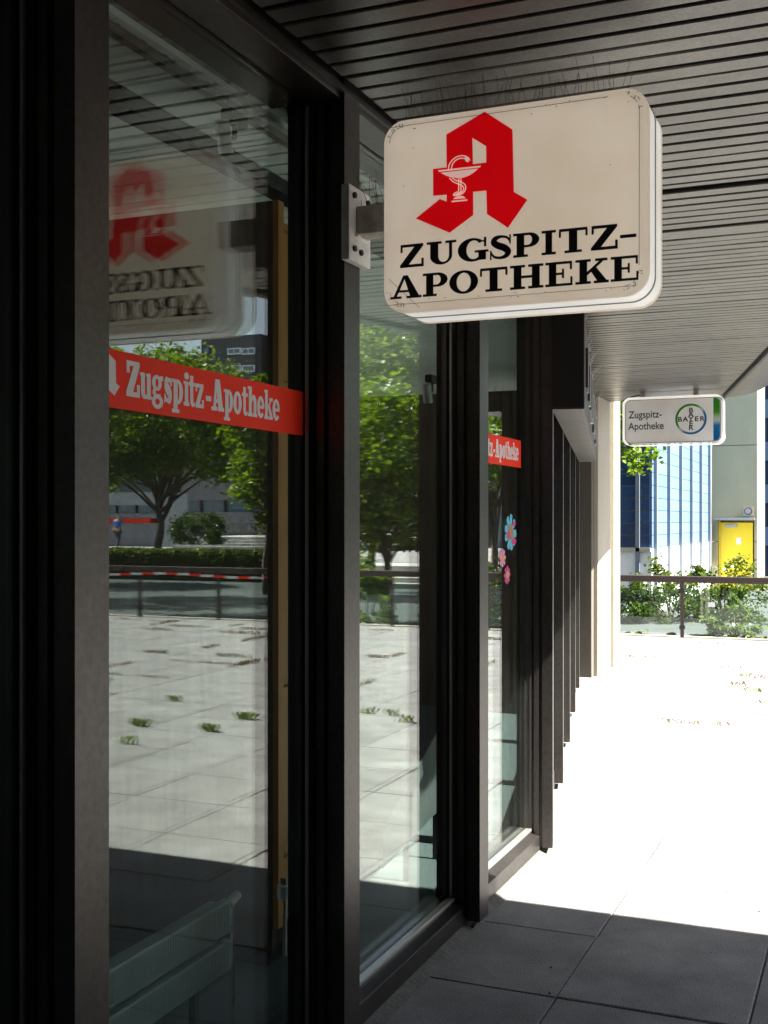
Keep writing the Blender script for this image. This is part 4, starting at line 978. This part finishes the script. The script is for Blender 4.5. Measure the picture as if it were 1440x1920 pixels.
part(tw, 'wall', MB().box(dx1 + .05, TY, zb[1] + .006, tx1, TY + 2.6, dz1 + .06), M['concrete_green'])
part(tw, 'wall', MB().box(dx0 - .119, TY + .25, zb[1] + .006, dx1 + .049, TY + 2.59, dz1 + .06), M['concrete_green'])
for a, b in ((dz1 + .061, zb[2] - .01), (zb[2] + .008, zb[3]), (zb[3] + .015, zb[4])):
    part(tw, 'wall', MB().box(tx0, TY, a, tx1, TY + 2.6, b), M['concrete_green'])
dr = part(tw, 'door', MB().box(dx0 - .05, TY + .10, GL + .01, dx1, TY + .15, dz1), M['yellow'])
part(tw, 'door_frame', MB().box(dx0 - .115, TY + .09, GL, dx0 - .055, TY + .16, dz1 + .05), M['yellow'])
part(dr, 'door_closer', MB().box(dx0 + .1, TY + .05, dz1 - .14, dx0 + .42, TY + .099, dz1 - .06), M['alu'])
part(dr, 'door_notice', MB().box(*[on_s(1380, 0, TY)[0], TY + .095, hgt(1021, 34.9)], *[on_s(1389, 0, TY)[0], TY + .099, hgt(1009, 34.9)]), M['white'])
part(tw, 'door_canopy', MB().box(on_s(1342, 0, TY)[0], TY - .35, hgt(974.5, 34.9), on_s(1416, 0, TY)[0], TY, hgt(972, 34.9) + .02), M['alu'])
lx, lz = on_s(1403, 958.5, TY)
part(tw, 'lamp_plate', MB().box(lx - .14, TY - .03, lz - .14, lx + .14, TY - .002, lz + .14), M['galv'])
part(tw, 'round_lamp', MB().cyl((lx, TY - .08, lz), (lx, TY - .031, lz), .11, 20), M['dark'])
part(tw, 'round_lamp_glass', MB().cyl((lx, TY - .095, lz), (lx, TY - .081, lz), .085, 20), M['alu'])

b2 = thing('far_blue_building', (0, 46, GL), 'dark blue building cut by the right frame edge behind the stair tower', 'building')
part(b2, 'wall', MB().box(-3.9, 46, GL, 6, 54, 10), M['blue_dark'])
for k in range(6): part(b2, 'panel_band', MB().box(-3.95, 45.93, .6 + k * 1.6, 6.05, 45.99, 1.3 + k * 1.6), M['blue'])

# ============================================================ PLAZA SEEN IN THE GLASS
up_ = MB().box(8, 37.0, GL, 120, 160, UP).build('upper_plaza', M['slab'], kind='structure', label='higher paved plaza beyond the hedge')
st = thing('plaza_steps', (24, 52, UP), 'broad flight of low stone steps on the plaza, mirrored in the left window', 'steps')
a0, a1 = mir(505, 60), mir(350, 60)
for k in range(4): part(st, 'step', MB().box(a0.x - 8, 50 + k * .45, UP, a1.x, 70, UP + .15 * (k + 1)), M['stone'], bevel=.01)
s2 = thing('lower_steps', (8, 36, GL), 'steps behind the maple, mirrored in the second window', 'steps')
for k in range(4): part(s2, 'step', MB().box(4, 33 + k * .5, GL, 14.2, 37, GL + .16 * (k + 1)), M['stone'], bevel=.01)

def mx(px, Y):
    u = uz(px); z = Y / (math.sin(YAW) * u + math.cos(YAW)); return 2 * MIR - RS(px, z).x
lb = thing('low_building', (34, 56, UP), 'low pale building with a window band and a red stripe, mirrored in the left window', 'building')
q0, q1 = mir(352, 62), mir(150, 62); Y_ = q0.y
X0_, X1_ = mx(352, 54), mx(150, 54) + 6
hz = lambda y: hgt(y, 62)
part(lb, 'wall', MB().box(X0_, 54, UP, X1_, 56, hz(981)), M['lilac'])
part(lb, 'sill_band', MB().box(X0_ + 2, 53.95, hz(972), X1_, 56, hz(962)), M['lilac'])
part(lb, 'red_stripe', MB().box(X0_ + 2.4, 53.98, hz(980.9), X1_, 56, hz(972.1)), M['banner_red'])
part(lb, 'window_band', MB().box(X0_ + 2, 54.1, hz(961.9), X1_, 56, hz(946)), M['pane_sky'])
for k in range(8): part(lb, 'mullion', MB().box(X0_ + 2 + k * 1.3, 54.0, hz(961.9), X0_ + 2.08 + k * 1.3, 54.09, hz(946)), M['frame'])
part(lb, 'parapet', MB().box(X0_ + 1.5, 53.9, hz(945.9), X1_, 56, hz(921)), M['palewall'])
part(lb, 'end_panel', MB().box(X0_ - .1, 53.7, UP, mx(305, 53.7), 53.89, hz(925)), M['palewall'])
lc = thing('grey_building', (25, 66, UP), 'long grey building behind the parked bicycles with a band of windows', 'building')
r0, r1 = mir(520, 70), mir(345, 70); XL1 = mx(300, 68)
g1_ = UP + .60
part(lc, 'wall', MB().box(r0.x - 10, 68, g1_, XL1, 80, 2.1), M['lilac'])
part(lc, 'window_band', MB().box(r0.x - 10, 68.1, 2.1, XL1, 80, 2.9), M['pane_sky'])
part(lc, 'upper_wall', MB().box(r0.x - 10, 67.7, 2.9, XL1, 80, 5.2), M['lilac'])
for k in range(14): part(lc, 'column', MB().box(r0.x - 10 + k * 1.9, 67.95, 2.1, r0.x - 9.85 + k * 1.9, 68.09, 2.9), M['frame'])
# high-rise
hr = thing('highrise', (40, 85, 0), 'dark slate high-rise with white framed windows, mirrored above the red strip', 'building')
z_hr = 95; HB = 80
c0, c1, c2, c3 = mir(560, z_hr), mir(478, z_hr), mir(378, z_hr), mir(344, z_hr)
HY0 = 84.0
def hxs(px): # x where the mirrored sight line meets Y = HY0
    u = uz(px); z = HY0 / (math.sin(YAW) * u + math.cos(YAW)); return 2 * MIR - RS(px, z).x, z
xa, za = hxs(490); xb, zbb = hxs(378); xc, zc = hxs(338)
htop = hgt(626, za)
part(hr, 'main_block', MB().box(xa, HY0, 0, xb, HY0 + 14, htop), M['tower_dark'])
part(hr, 'stair_block', MB().box(xa - 9, HY0 + 2, 0, xa - .01, HY0 + 14, htop + 7), M['tower_dark'])
part(hr, 'lower_block', MB().box(xb + .01, HY0 + 1, 0, xc, HY0 + 12, hgt(664, zbb)), M['tower_dark'])
part(hr, 'side_wing', MB().box(xc + .01, HY0 + 2, 0, xc + 40, HY0 + 12, hgt(690, zc)), M['tower_dark'])
part(hr, 'roof_hut', MB().box(xb + 2.2, HY0 + 2, hgt(664, zbb), xc, HY0 + 9, hgt(656, zbb)), M['frame'])
for px0, px1 in ((428, 453), (455, 479)):
    for y0_, y1_ in ((664, 652), (697, 684), (735, 722), (775, 762)):
        xw0, zz = hxs(px1); xw1, _ = hxs(px0)
        wf = part(hr, 'window', MB().box(xw0, HY0 - .12, hgt(y0_, zz), xw1, HY0 - .01, hgt(y1_, zz)), M['white'])
        mw = (xw0 + xw1) / 2
        for a, b in ((xw0 + .12, mw - .06), (mw + .06, xw1 - .12)):
            part(wf, 'pane', MB().box(a, HY0 - .16, hgt(y0_, zz) + .1, b, HY0 - .121, hgt(y1_, zz) - .1), M['pane_sky'])
xw1, zz = hxs(385); xw0, _ = hxs(393)
part(hr, 'window', MB().box(xw0, HY0 - .1, hgt(664, zz), xw1, HY0 - .01, hgt(652, zz)), M['pane_sky'])
# block behind tree in windows 2/3
lw = thing('plaza_building', (14, 60, UP), 'pale building with a dark doorway behind the trees, mirrored in the second window', 'building')
part(lw, 'wall', MB().box(2, 58, UP, 20, 64, 5.0), M['lilac'])
part(lw, 'doorway', MB().box(15.2, 57.9, UP, 16.8, 57.99, 3.0), M['frame'])
part(lw, 'blue_poster', MB().box(17.2, 57.9, .6, 18.4, 57.99, 2.6), M['shirt'])
for k in range(7): part(lw, 'window', MB().box(3 + 1.7 * k, 57.9, 2.2, 4.2 + 1.7 * k, 57.99, 3.2), M['pane_sky'])
part(lw, 'roof', MB().box(1.7, 57.6, 5.001, 20.3, 64.2, 5.3), M['concrete'])

# bicycles
def bicycle(loc, ang, label):
    t = thing('bicycle', loc, label, 'bicycle', 'bicycles parked by the grey building'); L0 = Vector(loc)
    ca, sa = math.cos(ang), math.sin(ang); T = lambda a, z: (L0.x + a * ca, L0.y + a * sa, L0.z + z)
    for a in (-.52, .52):
        mb = MB(); n = 20; ring = [T(a + .33 * math.cos(2*math.pi*k/n), .34 + .33 * math.sin(2*math.pi*k/n)) for k in range(n + 1)]; mb.tube(ring, .02, 6, cap=False); wh = part(t, 'wheel', mb, M['tyre'])
        mb = MB()
        for k in range(8): mb.tube([T(a, .34), T(a + .32 * math.cos(k * .785), .34 + .32 * math.sin(k * .785))], .003, 3)
        part(wh, 'spokes', mb, M['steel'])
    mb = MB()
    for p_, q_ in (((-.52,.34),(-.1,.30)), ((-.1,.30),(-.22,.80)), ((-.52,.34),(-.2,.72)), ((-.2,.72),(.36,.78)), ((-.1,.30),(.38,.70)), ((.52,.34),(.34,.92))): mb.tube([T(*p_), T(*q_)], .018, 6)
    part(t, 'frame', mb, M['tower_dark'])
    part(t, 'handlebar', MB().tube([T(.24, 1.0), T(.34, .95), T(.44, 1.02)], .015, 6), M['dark'])
    part(t, 'saddle', MB().box(T(-.34, 0)[0], T(-.3, 0)[1] - .06, L0.z + .82, T(-.1, 0)[0], T(-.3, 0)[1] + .06, L0.z + .87), M['dark'], bevel=.01)
for px, lb_ in ((425, 'dark bicycle farthest left in the row, half hidden by leaves'), (455, 'middle bicycle of the mirrored row'), (480, 'rightmost bicycle of the mirrored row')):
    u = uz(px); z = 66 / (math.sin(YAW) * u + math.cos(YAW)); bicycle((2 * MIR - RS(px, z).x, 66 + random.uniform(-.3, .3), g1_), random.uniform(-.3, .3) + math.pi, lb_)

# walking person in the blue shirt
def person(px, z, label):
    p = mir(px, z); L0 = Vector((p.x, p.y, UP))
    t = thing('person', tuple(L0), label, 'person')
    def skinmesh(name, joints, edges, m):
        me = bpy.data.meshes.new(name); me.from_pydata([tuple(Vector(j[0]) + L0) for j in joints], edges, [])
        o = link(name, me, t); o.modifiers.new('s', 'SKIN'); me.skin_vertices or None
        for i, j in enumerate(joints): me.skin_vertices[0].data[i].radius = (j[1], j[2] if len(j) > 2 else j[1])
        me.skin_vertices[0].data[0].use_root = True
        sb_ = o.modifiers.new('u', 'SUBSURF'); sb_.levels = 1; sb_.render_levels = 2
        me.materials.append(m); return o
    # body with all limbs, back to the viewer, mid stride
    J = [((0,0,.95),.14,.11), ((0,0,1.15),.14,.10), ((0,0,1.38),.17,.11), ((0,0,1.50),.06), ((0,-.01,1.60),.085,.095), ((0,-.01,1.70),.075,.09),
         ((.20,0,1.42),.06), ((.25,.04,1.16),.045), ((.24,-.06,.94),.035), ((.24,-.09,.86),.038,.02),
         ((-.20,0,1.42),.06), ((-.26,-.03,1.16),.045), ((-.25,.08,.95),.035), ((-.25,.10,.87),.038,.02),
         ((.09,0,.88),.095), ((.10,.12,.50),.065), ((.10,.06,.10),.045), ((.10,.17,.04),.04,.03),
         ((-.09,0,.88),.095), ((-.10,-.06,.50),.065), ((-.10,-.28,.14),.045), ((-.10,-.22,.04),.04,.03)]
    E = [(0,1),(1,2),(2,3),(3,4),(4,5),(2,6),(6,7),(7,8),(8,9),(2,10),(10,11),(11,12),(12,13),(0,14),(14,15),(15,16),(16,17),(0,18),(18,19),(19,20),(20,21)]
    skinmesh('body', J, E, M['skin'])
    skinmesh('shirt', [((0,0,1.0),.165,.135), ((0,0,1.18),.16,.125), ((0,0,1.39),.185,.13), ((.20,0,1.43),.08), ((.245,.03,1.22),.07), ((-.20,0,1.43),.08), ((-.255,-.02,1.22),.07)], [(0,1),(1,2),(2,3),(3,4),(2,5),(5,6)], M['shirt'])
    skinmesh('trousers', [((0,0,.96),.155,.13), ((.09,0,.86),.11), ((.10,.12,.50),.082), ((.10,.07,.14),.065), ((-.09,0,.86),.11), ((-.10,-.06,.50),.082), ((-.10,-.26,.17),.065)], [(0,1),(1,2),(2,3),(0,4),(4,5),(5,6)], M['jeans'])
    skinmesh('hair', [((0,-.005,1.63),.09,.10), ((0,0,1.71),.085,.098)], [(0,1)], M['hair'])
    part(t, 'nose', MB().box(L0.x - .01, L0.y + .085, L0.z + 1.62, L0.x + .01, L0.y + .105, L0.z + 1.65), M['skin'])
person(222, 58, 'man in a bright blue shirt and dark trousers walking away across the plaza')

# ============================================================ WEEDS AND LITTER
def blades(cx, cy, n, r, h, m_list, z=0.0):
    pass
V = []; Fw = []
def tuft(cx, cy, n, r, h, arr, ax=1.0, ay=1.0):
    for k in range(n):
        a = random.uniform(0, 6.283); rr = r * math.sqrt(random.random()); bx, by = cx + rr * math.cos(a) * ax, cy + rr * math.sin(a) * ay
        l = h * random.uniform(.5, 1.2); d = random.uniform(0, 6.283); out = l * random.uniform(.3, .9); w_ = .002 + .0035 * random.random()
        nx_, ny_ = -math.sin(d) * w_, math.cos(d) * w_
        arr += [(bx - nx_, by - ny_, 0), (bx + nx_, by + ny_, 0), (bx + nx_ * .7 + math.cos(d) * out * .5, by + ny_ * .7 + math.sin(d) * out * .5, l * .8), (bx + math.cos(d) * out, by + math.sin(d) * out, l * .75)]
green, dry = [], []
random.seed(11)
for (px, py) in ((268, 1362), (400, 1372), (462, 1349), (245, 1395), (330, 1315), (690, 1338), (740, 1342), (765, 1355)):
    z = F * EYE / (py - HY); p = mir(px, z); tuft(p.x, p.y, 46 if px in (400, 462, 268) else 22, .055, .065, green, 1.3, .6)
for (px, py) in ((1395, 1268), (1385, 1285), (1412, 1297), (1425, 1272)):
    z = F * EYE / (py - HY); p = RS(px, z); tuft(p.x, p.y, 22, .09, .045, dry if px in (1385, 1425) else green, 1.2, .5)
# weeds follow the slab joints, denser towards the balustrade
for _ in range(800):
    i = random.randint(-4, 26); j = random.randint(-2, 19)
    if random.random() > ((j + 3) / 22) ** 1.6: continue
    x = -0.96 + .6 * i; y = 4.315 + .6 * j
    if random.random() < .6: x += random.uniform(0, .6); ax, ay = 1.8, .25
    else: y += random.uniform(0, .6); ax, ay = .25, 1.8
    if y > 15.6 or (x < fac(y) + .3 if y > 5 else x < -1): continue
    if y < 9 and x < 1.5 and random.random() < .85: continue
    if x < 3 and random.random() < .7: continue
    tuft(x, y, random.randint(25, 60), random.uniform(.08, .2), random.uniform(.025, .05), dry if random.random() < .75 else green, ax, ay)
for arr, nm, mm, lb_ in ((green, 'green_weeds', M['weed'], 'small green weed tufts growing in the joints of the paving'), (dry, 'dry_weeds', M['dry'], 'dry brownish weeds along the joints near the balustrade')):
    A = np.array(arr); join_np(nm, A, np.arange(len(A)).reshape(-1, 4), mm, None, kind='stuff', label=lb_)
# pebbles and grit
mb = MB()
for _ in range(160):
    y = random.uniform(2.2, 9); x = random.uniform(-1.3, 2.5); r = random.uniform(.002, .006)
    mb.add([(x-r, y-r, .0012), (x+r, y-r, .0012), (x+r*.8, y+r, .0012), (x-r*.9, y+r*.8, .0012), (x, y, .0012 + r*1.1)], [(0,1,4),(1,2,4),(2,3,4),(3,0,4)])
mb.build('grit', M['bark'], kind='stuff', label='scattered grit and crumbs on the paving')
for o in bpy.data.objects:
    if '_w' in o.keys(): del o['_w']
